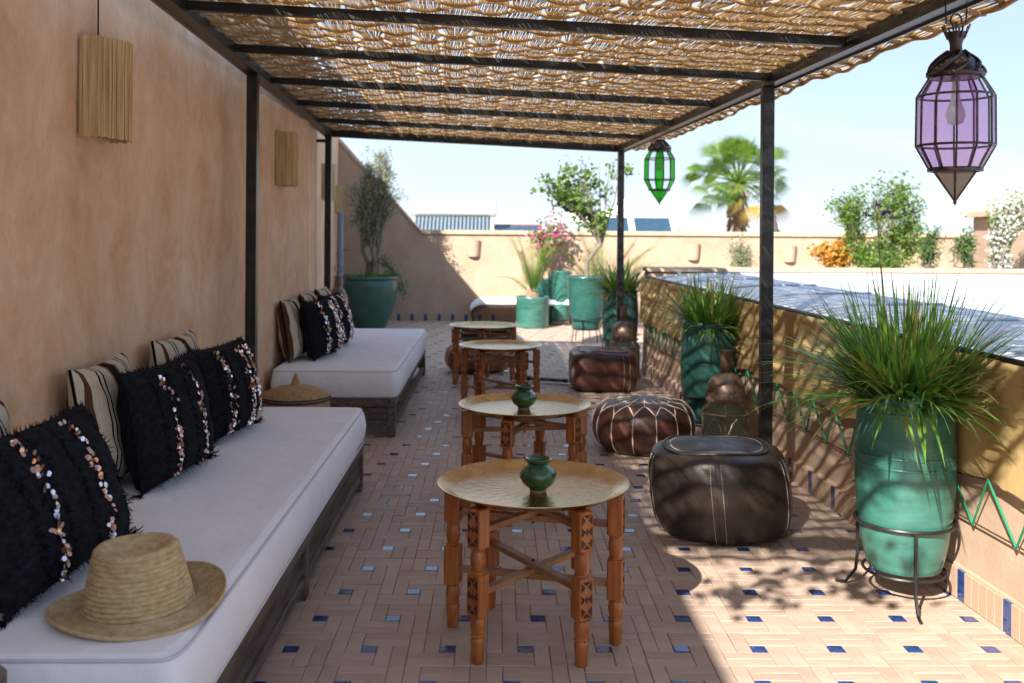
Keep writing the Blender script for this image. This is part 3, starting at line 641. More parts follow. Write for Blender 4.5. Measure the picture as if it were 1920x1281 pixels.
# ------------------------------------------------------------ poufs
def pouf(label, loc, rx, ry, h, mt, e, style, rz=0, nseam=10, tilt=0):
    t = thing('leather_pouf', label, 'pouf', loc, rz, 'leather poufs on the terrace'); rnd = random.Random(int(loc[1]*100))
    ph = [(rnd.randint(1,4), rnd.uniform(0,6), rnd.uniform(3,9)) for _ in range(5)]
    def P(an, f, off=0):                                    # f 0..1 up the side, 1..2 over the top
        lob = 1 - (.012*abs(math.cos(an*nseam/2)) if style == 'petal' else 0) + .018*sum(math.sin(k*an + p + q*f*.4) for k, p, q in ph)/5
        if f <= 1:
            s = -1 + 2*f; prof_ = (1 - abs(s)**e)**(1/e) if abs(s) < 1 else 0; base = .76 if style != 'petal' else .62
            r = base + (1-base)*prof_; z = h*(.0 + .92*f) + (h*.02*math.sin(3*an+1))*f*f
            z = max(z, 0)
        else:
            g_ = f-1; base = .76 if style != 'petal' else .62
            r = base*(1-g_); z = h*(.92 + .08*math.sin(g_*math.pi/2)) + (h*.02*math.sin(3*an+1))*(1-g_)
        cs, sn = math.cos(an), math.sin(an)
        if style == 'box':
            k = (abs(cs)**5 + abs(sn)**5)**(-1/5); r *= .86*k
        x = (rx*r*lob + off*(1 if f <= 1 else 0))*cs; y = (ry*r*lob + off*(1 if f <= 1 else 0))*sn
        return Vector((x + tilt*z, y, z + (off if f > .9 else 0)))
    m = MB(); N_ = 80; fs = [i/24 for i in range(25)] + [1 + i/8 for i in range(1, 9)]
    fs[-1] = 1.995
    m.grid([[P(2*math.pi*k/N_, f) for k in range(N_)] for f in fs], True); m.add([P(2*math.pi*k/N_, 0) for k in range(N_)], [tuple(range(N_-1, -1, -1))])
    m.build('body', mt, t, True, 80)
    def dashes(mb, fn, n, r):
        for i in range(n): a_, b_ = fn((i+.15)/n), fn((i+.80)/n); mb.tube([a_, b_], r, 4)
    if style == 'petal':
        st = MB(); n = nseam; A = lambda j: 2*math.pi*(j+.5)/n
        for j in range(n):
            a0, a1 = A(j), A(j+1)
            st.tube([P(a0, .04 + .80*i/20, .0025) for i in range(21)], .0028, 5)
            st.tube([P(a0 + (a1-a0)*i/12, .84 + .14*math.sin(math.pi*i/12), .0025) for i in range(13)], .0028, 5)
            st.tube([P((a0+a1)/2, .98 + .60*i/8, .0025) for i in range(9)], .0022, 5)
            st.tube([P((a0+a1)/2 + (a1-a0)*i/8, 1.30 - .16*math.sin(math.pi*i/8), .0025) for i in range(9)], .0022, 5)
        st.build('stitching', M['thread'], t, True, kind='stuff')
    else:
        st = MB(); pi_ = MB()
        for j in range(nseam):
            a0 = 2*math.pi*(j+.35)/nseam
            for da in (-.075, .075): dashes(st, lambda s, a=a0+da: P(a, .03 + .90*s, .0012), 30, .0013)
            pi_.tube([P(a0, .02 + .93*i/20, .0005) for i in range(21)], .0028, 5)
        dashes(st, lambda s: P(2*math.pi*s, 1.16, .001), 110, .0013)
        pi_.tube([P(2*math.pi*i/60, 1.03, .003) for i in range(60)], .0055, 6, closed=True)
        st.build('stitching', M['thread'], t, kind='stuff'); pi_.build('seam', mt, t, True)
    return t
pouf('big charcoal leather pouf with double dashed seams', (1.075, 4.66, 0), .335, .31, .425, M['leather_blk'], 2.6, 'drum', .3, 5, -.10)
pouf('round maroon pouf with white petal stitching', (.955, 6.36, 0), .325, .315, .335, M['leather_brn'], 2.2, 'petal', .1, 14)
pouf('boxy maroon leather pouf in front of the small domed lantern', (.95, 8.78, 0), .335, .30, .37, M['leather_brn'], 3.5, 'box', .05, 4)
pouf('low tan leather pouf behind the last brass table', (-.165, 9.86, 0), .33, .31, .29, M['leather_tan'], 2.2, 'petal', .2, 12)
# ------------------------------------------------------------ hanging lanterns
def hanging(label, x, y, ztip, gl, neck, ztop):
    t = thing('hanging_lantern', label, 'lantern', (x, y, ztip), R(7), 'glass lanterns hung from the pergola beam')
    tiers = [(.080,.107),(.122,.186),(.120,.350),(.080,.416)]; n = 12
    def V(i, k): r, z = tiers[i]; a = 2*math.pi*k/n; return Vector((r*math.cos(a), r*math.sin(a), z))
    fr = MB()
    for i in range(4): fr.tube([V(i, k) for k in range(n)], .0042 if i in (1, 2) else .007, 5, closed=True)
    for i in range(3):
        for k in range(n): fr.tube([V(i, k), V(i+1, k)], .0036, 5)
    for k in range(6): fr.tube([(.076*math.cos(k*math.pi/3), .076*math.sin(k*math.pi/3), .104), (0, 0, 0)], .003, 4)
    fr.lathe([(.074,.098),(.086,.100),(.087,.108),(.076,.112)], 24, cap=False); fr.lathe([(.0005,-.012),(.006,-.004),(.005,.006),(.0005,.010)], 8)
    fr.build('frame', M['lead'], t, True, 50)
    for i in range(3):
        for k in range(n):
            c = (V(i,k)+V(i,k+1)+V(i+1,k)+V(i+1,k+1))/4; q = [c + (p-c)*.97 for p in (V(i,k), V(i,k+1), V(i+1,k+1), V(i+1,k))]; nrm = (q[1]-q[0]).cross(q[3]-q[0]).normalized()*.001
            MB().add([p+nrm for p in q] + [p-nrm for p in q], [(0,1,2,3),(7,6,5,4),(0,4,5,1),(1,5,6,2),(2,6,7,3),(3,7,4,0)]).build('pane', gl if k % 2 == 0 else M['g_clear'], t)
    for k in range(6):
        a, b = k*math.pi/3, (k+1)*math.pi/3; q = [Vector((.074*math.cos(a), .074*math.sin(a), .102)), Vector((.074*math.cos(b), .074*math.sin(b), .102)), Vector((0, 0, .004))]
        nrm = (q[1]-q[0]).cross(q[2]-q[0]).normalized()*.001
        MB().add([p+nrm for p in q] + [p-nrm for p in q], [(0,1,2),(5,4,3),(0,3,4,1),(1,4,5,2),(2,5,3,0)]).build('pane', M['g_smoke'] if gl is M['g_purple'] else gl, t)
    cp = MB(); cp.lathe([(.084,.412),(.088,.418),(.082,.428),(.076,.440),(.062,.466),(.040,.486),(.026,.496),(.022,.502)], 24)
    for k in range(9):                                      # twisted ribs on the dome
        pts = []
        for i in range(9):
            f = i/8; a = 2*math.pi*k/9 + f*1.1; z = .422 + .076*f; r = .085*math.cos(f*1.28) + .004; pts.append((r*math.cos(a), r*math.sin(a), z))
        cp.tube(pts, .006, 5)
    cp.ring((0, 0, .420), .086, .007, 24, 6)
    if neck:
        cp.lathe([(.020,.496),(.019,.520),(.026,.545),(.034,.562)], 12, cap=False)
        for k in range(8): a = k*math.pi/4; cp.tube([(.026*math.cos(a), .026*math.sin(a), .54), (.044*math.cos(a), .044*math.sin(a), .585)], .004, 4)
    cp.build('cap', M['lead'], t, True, 50)
    zz = ztop - ztip; k0 = .50; wm = MB(); wm.tube([(0, 0, k0), (0, 0, zz - .05)], .003, 5); wm.ring((0, 0, zz-.045), .02, .003, 14, 5, 'Y')
    wm.tube([(-.035, 0, zz-.06), (-.04, 0, zz+.03), (0, 0, zz+.065), (.04, 0, zz+.03), (.035, 0, zz-.06)], .0028, 5); wm.build('hook_wire', M['iron'], t, True)
    bl = MB(); bl.lathe([(.012,.40),(.013,.36),(.016,.335),(.028,.305),(.031,.285),(.024,.262),(.010,.254),(.0005,.253)], 16); bl.build('bulb', M['bulb'], t, True)
    bl = MB(); bl.lathe([(.014,.40),(.015,.44)], 12); bl.build('socket', M['tin'], t, True)
hanging('purple and clear glass lantern on the near end of the beam', 1.522, 3.28, 1.502, M['g_purple'], True, 2.15)
hanging('green and clear glass lantern hung farther along the beam', 1.282, 7.81, 1.612, M['g_green'], False, 2.155)
# ------------------------------------------------------------ raffia wall lamps
def sconce(label, x, y, z0, rz=0, h=.375):
    t = thing('raffia_wall_lamp', label, 'wall lamp', (x, y, z0), rz, 'raffia wall lamps'); a, b = .145, .13
    def P(an, z, o=0): return ((b+o)*math.cos(an), (a+o)*math.sin(an), z)
    m = MB(); n = 92
    for i in range(n):
        an = -math.pi/2 + math.pi*(i+.5)/n; w_ = U(.0018,.0034); o = U(-.003,.004); zt, zb = h + U(-.003,.004), U(-.006,.003)
        m.tube([P(an, zb, o), P(an + U(-.01,.01), h*.5, o + U(-.002,.003)), P(an, zt, o)], w_, 4)
    m.build('raffia_strands', M['raffia'], t, kind='stuff')
    f = MB()
    for z in (.012, h-.012): f.tube([P(-math.pi/2 + math.pi*i/24, z, -.006) for i in range(25)], .004, 5); f.tube([(0, -a, z), (0, a, z)], .004, 5)
    f.grid([[P(-math.pi/2 + math.pi*i/24, z, -.007) for i in range(25)] for z in (.01, h-.01)]); f.build('shade_frame', M['raffia'], t, True, 60)
    bm = MB(); bm.lathe([(.03,-.004),(.03,.006)], 12, (.06,0,h*.4)); bm.tube([(.0,0,h*.42), (.06,0,h*.42)], .008, 6); bm.lathe([(.013,.01),(.03,.05),(.02,.09),(.0005,.1)], 12, (.06,0,h*.4)); bm.build('lamp_holder', M['white'], t, True)
sconce('raffia wall lamp with a cable above it', XA, 3.86, 1.735)
sconce('raffia wall lamp above the plain daybed', XA, 7.11, 1.70)
RB = math.atan(.848/6.94); 
def XB(d): return XA - .012 - .848*(d-8.262)/6.938
sconce('raffia wall lamp just past the end of the pergola', XB(10.55) + .002, 10.55, 1.70, RB)
sconce('raffia wall lamp above the big olive pot', XB(14.0) + .002, 14.0, 1.62, RB)
m = MB(); m.tube([(XA+.012, 3.86, 2.10), (XA+.014, 3.855, 2.4), (XA+.012, 3.87, 2.8), (XA+.014, 3.86, 3.17)], .0035, 5); tag(m.build('lamp_cable', M['rubber'], None, True), 'thin cable climbing the ochre wall above a raffia lamp', 'cable')
def plaster_lamp(label, x, z):
    t = thing('plaster_wall_lamp', label, 'wall lamp', (x, YF, z), 0, 'plaster wall lamps'); m = MB(); rows = []
    for zz, a, b in ((0,.085,.075),(.02,.092,.085),(.15,.10,.10),(.25,.105,.11)): rows.append([(a*math.cos(math.pi + math.pi*i/16), b*math.sin(math.pi + math.pi*i/16), zz) for i in range(17)])
    m.grid(rows); m.add(rows[0], [tuple(range(16, -1, -1))]); m.build('shade', M['coping'], t, True, 60)
    MB().box(-.03, .03, -.03, 0, .06, .16).build('lamp_base', M['white'], t)
plaster_lamp('plaster half-round lamp on the far parapet above the white bench', -.34, .98)
plaster_lamp('plaster half-round lamp on the far parapet by the sparse grey shrub', 3.02, .95)
plaster_lamp('plaster half-round lamp on the far parapet beside the orange shrub', 4.50, .93)
# ------------------------------------------------------------ floor lanterns
def floor_lantern(label, x, y, s=1, rz=.3):
    t = thing('floor_lantern', label, 'lantern', (x, y, 0), rz, 'domed floor lanterns'); t.scale = (s, s, s); n = 6
    def H(r, z): return [Vector((r*math.cos(2*math.pi*k/n), r*math.sin(2*math.pi*k/n), z)) for k in range(n)]
    m = MB(); m.lathe([(.17,0),(.17,.02),(.16,.03),(.16,.05)], 6); m.build('base', M['aged'], t)
    m = MB()
    for k in range(n): m.tube([H(.155,.05)[k], H(.155,.30)[k], H(.105,.375)[k]], .006, 5)
    for r, z in ((.155,.055),(.155,.30),(.105,.375)): m.tube(H(r, z), .006, 5, closed=True)
    for k in range(n):                                      # arched tracery inside each side
        a, b = H(.154,0)[k], H(.154,0)[(k+1)%n]
        m.tube([a.lerp(b, .12) + Vector((0,0,.06)), a.lerp(b, .12) + Vector((0,0,.19)), a.lerp(b, .3) + Vector((0,0,.25)), a.lerp(b, .5) + Vector((0,0,.28)), a.lerp(b, .7) + Vector((0,0,.25)), a.lerp(b, .88) + Vector((0,0,.19)), a.lerp(b, .88) + Vector((0,0,.06))], .004, 4)
    m.build('frame', M['aged'], t, True, 50)
    for k in range(n):
        for lo, hi in (((.152,.06),(.152,.298)), ((.152,.302),(.103,.372))):
            q = [H(*lo)[k], H(*lo)[(k+1)%n], H(*hi)[(k+1)%n], H(*hi)[k]]; c = sum(q, Vector())/4; q = [c+(p-c)*.98 for p in q]; nn = (q[1]-q[0]).cross(q[3]-q[0]).normalized()*.001
            MB().add([p+nn for p in q]+[p-nn for p in q], [(0,1,2,3),(7,6,5,4),(0,4,5,1),(1,5,6,2),(2,6,7,3),(3,7,4,0)]).build('pane', M['g_lantern'], t)
    m = MB(); m.lathe([(.118,.372),(.122,.382),(.116,.40),(.117,.43),(.108,.47),(.085,.51),(.05,.535),(.032,.545),(.03,.57),(.034,.575),(.034,.66),(.038,.665),(.038,.675),(.0005,.68)], 28)
    m.build('dome', M['aged'], t, True, 50)
    m = MB()
    for i in range(26):
        for j in range(4):
            a = 2*math.pi*(i+.5*(j%2))/26; z = .405 + .028*j; r = (.1175,.116,.107,.094)[j]; m.tube([(r*math.cos(a)-.002*math.cos(a), r*math.sin(a)-.002*math.sin(a), z), ((r+.001)*math.cos(a), (r+.001)*math.sin(a), z+.001)], .0055, 6)
    m.build('hole_shade_dots', M['rubber'], t)  # solid black stubs stand in for the dark inside dome piercings
    m = MB(); m.lathe([(.03,.05),(.03,.16),(.0005,.165)], 12); m.build('candle', M['white'], t, True, 40)
floor_lantern('domed copper lantern between the iron post and a tall planter', 1.40, 6.02)
floor_lantern('domed copper lantern behind the boxy maroon pouf', 1.215, 9.42, 1.0, .1)
t = thing('tall_metal_lantern', 'tall arched metal lantern behind the plain daybed', 'lantern', (-1.575, 9.98, 0), .2)
m = MB(); m.lathe([(.16,0),(.16,.03),(.145,.05),(.145,.40),(.165,.42),(.165,.45),(.10,.56)], 8, a0=.39); m.build('body', M['tin'], t)
m = MB(); m.lathe([(.098,.56),(.104,.58),(.102,.66),(.09,.73),(.06,.79),(.036,.81),(.034,.82)], 24); m.build('arched_dome', M['aged'], t, True, 50)
m = MB(); m.lathe([(.034,.81),(.038,.82),(.034,.91),(.038,.92),(.014,.93),(.012,.955),(.0005,.96)], 16); m.build('chimney', M['aged'], t, True, 50)
m = MB(); m.ring((0, 0, .995), .036, .003, 20, 5, 'Y'); m.build('ring', M['iron'], t, True)
for k in range(8):
    a = .39 + math.pi/8 + k*math.pi/4; c, s = math.cos(a), math.sin(a); x, y = .145*math.cos(math.pi/8)*1.015*c, .145*math.cos(math.pi/8)*1.015*s
    MB().bar((x, y, .09), (x, y, .37), .07, .005, (c, s, 0)).build('side_panel', M['aged'], t)
# ------------------------------------------------------------ planters
def pot(label, x, y, z, prof, mt, group='teal glazed planters', ridges=()):
    t = thing('glazed_planter', label, 'planter', (x, y, z), U(0, 6), group)
    rt, zt = prof[-1]; p = [(.0005, 0), (prof[0][0]*.98, 0)] + prof + [(rt-.006, zt+.006), (rt-.022, zt+.003), (rt-.028, zt-.05)]
    m = MB(); m.lathe(p, 48, cap=False, fn=lambda an, zz: 1 + .006*math.sin(2*an + zz*5)); 
    for rz in ridges:
        r = next(prof[i][0] + (prof[i+1][0]-prof[i][0])*(rz-prof[i][1])/(prof[i+1][1]-prof[i][1]) for i in range(len(prof)-1) if prof[i][1] <= rz <= prof[i+1][1])
        m.ring((0, 0, rz), r+.001, .0035, 48, 6)
    m.build('pot', mt, t, True, 60)
    m = MB(); m.lathe([(rt-.024, zt-.045), (.10, zt-.03), (.0005, zt-.025)], 24, cap=False); m.build('soil', M['soil'], t, True)
    return t
BAR = [(.134,.004),(.140,.02),(.158,.10),(.174,.22),(.182,.34),(.183,.44),(.178,.54),(.172,.61),(.170,.65),(.172,.665)]
def stand(label, x, y, r1, z1, r0, rz):
    t = thing('iron_planter_stand', label, 'stand', (x, y, 0), rz, 'iron planter stands'); m = MB(); m.ring((0, 0, z1), r1, .007, 40, 6); m.build('ring', M['iron'], t, True)
    m = MB(); m.ring((0, 0, .112), r0, .006, 40, 6); m.build('ring', M['iron'], t, True)
    for k in range(3):
        a = 2*math.pi*k/3; c, s = math.cos(a), math.sin(a)
        m = MB(); m.tube([(r1*c, r1*s, z1), (r1*.99*c, r1*.99*s, .14), ((r1+.005)*c, (r1+.005)*s, .07), ((r1+.045)*c, (r1+.045)*s, .012), ((r1+.085)*c, (r1+.085)*s, .007)], .0065, 6); m.build('leg', M['iron'], t, True)
def tuft(label, x, y, z, n, L0, L1, r0, seed, dry=.08, name='grass_plant', stalk=None, droop=1.0):
    rnd = random.Random(seed); t = thing(name, label, 'plant', (x, y, z), 0, 'strappy green plants in the tall planters'); g1, g2 = MB(), MB()
    for i in range(n):
        a = rnd.uniform(0, 2*math.pi); rr = r0*math.sqrt(rnd.random()); L_ = rnd.uniform(L0, L1); el = rnd.gauss(.74, .42); el = max(.05, min(1.5, el)); w_ = rnd.uniform(.0045,.0085)
        a2 = a + rnd.gauss(0, .5); p = Vector((rr*math.cos(a), rr*math.sin(a), -.02)); d = Vector((math.cos(a2)*math.cos(el), math.sin(a2)*math.cos(el), math.sin(el)))
        side = Vector((-math.sin(a2), math.cos(a2), 0)); rows = []; ns = 7; dr = rnd.uniform(.5, 1.5)*droop
        tw = rnd.uniform(-.6,.6)
        for k in range(ns+1):
            f = k/ns; ww = w_*(1-f**2.2) + .0004; s2 = (side*math.cos(tw*f) + Vector((0,0,1))*math.sin(tw*f)); rows.append([p - s2*ww, p + s2*ww])
            p = p + d*(L_/ns); d = (d + Vector((0, 0, -.16*dr*(1.25 - max(0, d.z))*(.4+f)))).normalized()
        (g2 if rnd.random() < dry else g1).grid(rows)
    g1.build('foliage', M['blade'], t, True, 80, kind='stuff'); g2.build('dry_foliage', M['blade_dry'], t, True, 80, kind='stuff')
    return t
p1 = (1.572, 3.79); P2 = (1.428, 6.66); P3 = (1.262, 10.05)
pot('tall teal barrel planter on an iron ring stand in the sunlight', p1[0], p1[1], .122, BAR, M['teal'], ridges=(.40,.44,.60))
stand('iron ring stand under the sunlit barrel planter', p1[0], p1[1], .181, .30, .150, R(-100))
t = tuft('wide strappy grass plant in the sunlit barrel planter', p1[0], p1[1], .775, 900, .26, .54, .14, 11, .08, droop=.8)
fs = MB(); fs.tube([(-.05,0,0), (-.07,0,.25), (-.10,-.0,.52), (-.115,0,.72)], [.004,.0035,.003,.002], 5)
fs.build('flower_stalk', M['bark'], t, True)
fb = MB(); rnd = random.Random(5)
for q in ((-.115,0,.725), (-.075,0,.70), (-.15,.01,.69)):
    for k in range(22):
        d = Vector((rnd.gauss(0,1), rnd.gauss(0,1), rnd.gauss(.3,1))).normalized()*rnd.uniform(.012,.03); c = Vector(q); s = d.orthogonal().normalized()*.004; fb.add([c, c+d*.6+s, c+d, c+d*.6-s], [(0,1,2,3)])
fb.build('purple_flower', mat('purple_flower', (.07,.03,.16), .6), t)
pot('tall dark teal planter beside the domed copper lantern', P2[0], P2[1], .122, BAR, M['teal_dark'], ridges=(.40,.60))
stand('iron ring stand under the planter beside the copper lantern', P2[0], P2[1], .181, .30, .150, R(-60))
tuft('strappy grass plant above the domed copper lantern', P2[0], P2[1], .775, 480, .22, .42, .13, 12, .06, droop=.8)
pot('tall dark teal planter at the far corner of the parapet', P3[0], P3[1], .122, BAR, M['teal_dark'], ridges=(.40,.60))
stand('iron ring stand under the planter at the parapet corner', P3[0], P3[1], .181, .30, .150, R(-80))
tuft('strappy grass plant at the far corner of the parapet', P3[0], P3[1], .775, 440, .22, .44, .13, 13, .06, droop=.8)
TAP = [(.165,.004),(.17,.02),(.20,.15),(.228,.34),(.240,.52),(.245,.62),(.252,.63),(.252,.65)]
pot('tapered dark teal planter on thin iron legs holding a slender tree', 1.136, 12.4, .17, TAP, M['teal_dark'])
t = thing('iron_planter_stand', 'thin legged iron stand under the slender tree planter', 'stand', (1.136, 12.4, 0), .2, 'iron planter stands'); m = MB(); m.ring((0, 0, .30), .225, .007, 36, 6); m.ring((0, 0, .165), .16, .006, 36, 6); m.build('ring', M['iron'], t, True)
for k in range(6):
    a = k*math.pi/3; MB().tube([(.225*math.cos(a), .225*math.sin(a), .30), (.17*math.cos(a), .17*math.sin(a), .16), (.19*math.cos(a), .19*math.sin(a), .005)], .006, 5).build('leg', M['iron'], t, True)
CYL = [(.225,.004),(.235,.02),(.238,.40),(.243,.41),(.243,.44)]
pot('short wide teal planter with a young date palm', .53, 14.25, 0, CYL, M['teal'])
pot('tall straight teal planter against the far parapet', .955, 14.72, .06, [(.135,.004),(.14,.02),(.152,.4),(.152,.70),(.157,.715),(.157,.73)], M['teal'], ridges=(.2,))
MB().bbox(.80, 1.11, 14.57, 14.87, 0, .06, .004); o = MB().bbox(.82, 1.09, 14.58, 14.86, 0, .058, .006).build('planter_plinth', M['aged']); tag(o, 'low dark plinth under the tall straight teal planter', 'plinth')
pot('round teal planter with pink bougainvillea', .71, 14.86, .0, [(.14,.004),(.16,.02),(.19,.25),(.20,.45),(.19,.62),(.195,.66)], M['teal'])
BIG = [(.21,.004),(.22,.02),(.29,.18),(.35,.38),(.385,.56),(.385,.64),(.365,.68),(.375,.69),(.395,.70),(.395,.725)]
t = pot('huge dark teal pot holding the olive tree', -1.76, 14.05, 0, BIG, M['teal_dark'])
for a in (R(-115), R(65)): m = MB(); m.ring((0, 0, 0), .028, .011, 14, 6, 'Y'); o = m.build('lug', M['teal_dark'], t, True); o.location = (.388*math.cos(a), .388*math.sin(a), .60); o.rotation_euler = (0, 0, a + R(90))
# ------------------------------------------------------------ trees and shrubs
def tree(name, label, loc, trunk, blobs, nl, lw, ll, lm, seed, tr=.03, cat='tree', twigs=60, group=None, flowers=None, bark='bark', clus=.10, stems=1):
    """trunk: height of fork; blobs: [(centre, radius xyz, weight)] relative to loc"""
    rnd = random.Random(seed); t = thing(name, label, cat, loc, 0, group); tk = MB(); cr = MB(); fl_ = MB(); tips = []
    tot = sum(b[2] for b in blobs)
    for st_ in range(stems):
        off = Vector((rnd.uniform(-1,1), rnd.uniform(-1,1), 0))*tr*2*(stems > 1)
        top = Vector((rnd.gauss(0,.05), rnd.gauss(0,.05), trunk)) + off*2
        tk.tube([off, off + Vector((rnd.gauss(0,.02), rnd.gauss(0,.02), trunk*.5)), top], [tr*1.25, tr, tr*.85], 8)
        for c, rad, wt in blobs:
            c = Vector(c); nb_ = max(2, int(5*wt/tot*2/stems + 1))
            for b in range(nb_):
                u = Vector((rnd.gauss(0,1), rnd.gauss(0,1), rnd.gauss(0,1))).normalized()*rnd.uniform(.35,.85)
                e = c + Vector((u.x*rad[0], u.y*rad[1], u.z*rad[2])); mid = top.lerp(e, .5) + Vector((rnd.gauss(0,.04), rnd.gauss(0,.04), rnd.gauss(.05,.05)))
                tk.tube([top - Vector((0,0,.03)), mid, e], [tr*.55, tr*.35, tr*.12], 6)
                for q in range(max(2, int(twigs*wt/tot/nb_/stems))):
                    f = rnd.uniform(.25,1); p = (top.lerp(mid, f*2) if f < .5 else mid.lerp(e, f*2-1)); u = Vector((rnd.gauss(0,1), rnd.gauss(0,1), rnd.gauss(.25,1))).normalized()*rnd.uniform(.3,1)
                    tip = c + Vector((u.x*rad[0], u.y*rad[1], u.z*rad[2])) if rnd.random() < .55 else p + Vector((u.x*rad[0], u.y*rad[1], u.z*rad[2]))*.45
                    tk.tube([p, p.lerp(tip, .5) + Vector((0,0,rnd.uniform(-.02,.04))), tip], [tr*.16, tr*.11, tr*.05], 4); tips.append((p.lerp(tip,.4), tip))
    per = max(1, nl // max(1, len(tips)))
    for (p, tip) in tips:
        for k in range(int(per*rnd.uniform(.4,1.6))):
            c = p.lerp(tip, rnd.uniform(.1,1.05)) + Vector((rnd.gauss(0,clus), rnd.gauss(0,clus), rnd.gauss(0,clus)))*.6
            d = Vector((rnd.gauss(0,1), rnd.gauss(0,1), rnd.gauss(.1,.8))).normalized(); s = d.cross(Vector((rnd.gauss(0,1), rnd.gauss(0,1), rnd.gauss(0,1)))).normalized(); l_ = ll*rnd.uniform(.7,1.25); w_ = lw*rnd.uniform(.7,1.2); nn = s.cross(d)*w_*.35
            tgt = fl_ if flowers and rnd.random() < flowers[1] else cr
            tgt.add([c, c + d*l_*.5 + s*w_ + nn, c + d*l_, c + d*l_*.5 - s*w_ + nn], [(0,1,2),(0,2,3)])
    tk.build('trunk', M[bark], t, True, 60); cr.build('crown', lm, t, kind='stuff')
    if flowers: fl_.build('blossom', flowers[0], t, kind='stuff')
    return t
tree('olive_tree', 'slim olive tree rising from the huge dark teal pot', (-1.76, 14.05, .66), .45, [((-.15,0,1.15),(.28,.35,.55),1.2),((.12,0,1.35),(.30,.35,.55),1.5),((.02,0,.8),(.22,.25,.35),.6),((.28,-.05,1.25),(.24,.25,.40),.8),((.08,0,1.65),(.38,.3,.30),1.2)], 5800, .008, .052, M['olive'], 21, .034, twigs=260, stems=3, clus=.06)
tuft('low green ground cover in the huge olive pot', -1.76, 14.05, .70, 260, .08, .22, .30, 31, .03, 'ground_cover', droop=1.5)
m = MB(); rnd = random.Random(4); t = thing('trailing_plant', 'dark trailing stem hanging behind the huge olive pot', 'plant', (-1.70, 14.16, .0))
m.tube([(0,0,.69), (.03,0,.98), (.10,.0,.98), (.22,.0,.84), (.36,.02,.70), (.42,.02,.48)], [.028,.032,.032,.028,.018,.008], 7); m.build('stem', M['bark'], t, True)
m = MB()
for k in range(300):
    f = rnd.random(); c = Vector((.10+.34*f, .01, 1.0-.55*f)) + Vector((rnd.gauss(0,.04), rnd.gauss(0,.04), rnd.gauss(0,.05))); d = Vector((rnd.gauss(0,1), rnd.gauss(0,1), rnd.gauss(-.6,1))).normalized()*.05; s = d.orthogonal().normalized()*.01; m.add([c, c+d*.5+s, c+d, c+d*.5-s], [(0,1,2,3)])
m.build('foliage', M['leaf_dk'], t, kind='stuff')
tree('slender_tree', 'slender tree with loose pale green leaves in the tapered planter', (1.136, 12.4, .78), .45, [((-.42,0,1.05),(.28,.3,.45),1.3),((-.15,0,1.15),(.32,.3,.4),1.2),((.15,0,.75),(.2,.2,.25),.4),((.42,0,1.4),(.30,.25,.15),.55),((-.05,0,1.5),(.25,.25,.15),.35)], 1500, .024, .060, M['leaf'], 22, .026, twigs=95, clus=.07)
# young palm: pinnate arching fronds
def palm_fronds(t, n, L_, el0, el1, w_, seed, lm, leaflets=26, droop=.13):
    rnd = random.Random(seed)
    for i in range(n):
        a = rnd.uniform(0, 2*math.pi); el = rnd.uniform(el0, el1); p = Vector((0,0,0)); d = Vector((math.cos(a)*math.cos(el), math.sin(a)*math.cos(el), math.sin(el))); pts = [p.copy()]; dirs = []
        l = L_*rnd.uniform(.75,1.1)
        for k in range(10): dirs.append(d.copy()); p = p + d*l/10; pts.append(p.copy()); d = (d + Vector((0,0,-droop*(1.1-d.z*.5)))).normalized()
        m = MB(); m.tube(pts, [.009*(1-k/11) for k in range(11)], 5)
        for k in range(leaflets):
            f = .2 + .8*k/leaflets; ii = min(9, int(f*10)); c = pts[ii].lerp(pts[ii+1], f*10-ii); dd = dirs[ii]; sd = dd.cross(Vector((0,0,1))).normalized()
            for sg in (-1, 1):
                q = c + (sd*sg*.75 + dd*.75 + Vector((0,0,.15))).normalized()*w_*(1-.6*f)*rnd.uniform(.8,1.1); wv = dd*.008; m.add([c-wv, c+wv, q], [(0,1,2)])
        m.build('frond', lm, t)
t = thing('young_palm', 'young date palm with arching fronds in the short wide planter', 'palm', (.53, 14.25, .42)); palm_fronds(t, 12, .95, .6, 1.45, .24, 41, M['leaf'])
m = MB(); m.lathe([(.10,-.03),(.11,.03),(.07,.10),(.03,.14)], 12); m.build('trunk', M['palmbark'], t, True)
t = thing('young_palm', 'pale upright palm leaves behind the slender tree planter', 'palm', (1.55, 14.3, .35)); palm_fronds(t, 14, 1.25, .8, 1.5, .3, 42, M['leaf'], droop=.10); m = MB(); m.lathe([(.12,-.34),(.13,0),(.06,.10)], 12); m.build('trunk', M['palmbark'], t, True)
tree('bougainvillea', 'bougainvillea with magenta bracts in the round teal planter', (.71, 14.86, .62), .18, [((-.02,0,.55),(.26,.2,.42),1),((.22,0,.75),(.2,.2,.35),.8)], 900, .022, .05, M['leaf'], 23, .014, 'shrub', 60, flowers=(M['pink'], .42), clus=.07)
tree('grey_shrub', 'sparse grey-green shrub in front of the far parapet', (3.55, 14.3, 0), .6, [((0,0,.98),(.30,.3,.42),1)], 1500, .010, .045, M['olive'], 24, .02, 'shrub', 70, clus=.07)
tree('orange_shrub', 'bright orange leaved shrub across the courtyard', (4.56, 13.5, 0), .55, [((0,0,1.05),(.34,.3,.26),1),((.2,0,1.2),(.2,.2,.2),.5)], 2600, .022, .05, M['orange'], 25, .02, 'shrub', 70, flowers=(M['leaf'], .12), clus=.06)
tree('terrace_tree', 'airy green tree standing on the terrace across the courtyard', (5.15, 13.3, 0), .75, [((-.42,0,1.75),(.30,.3,.42),1),((.18,0,1.85),(.42,.4,.50),1.6),((.45,0,1.35),(.28,.3,.4),.7),((-.1,0,1.1),(.45,.3,.3),.8)], 5800, .015, .06, M['leaf'], 26, .03, twigs=200, clus=.08)
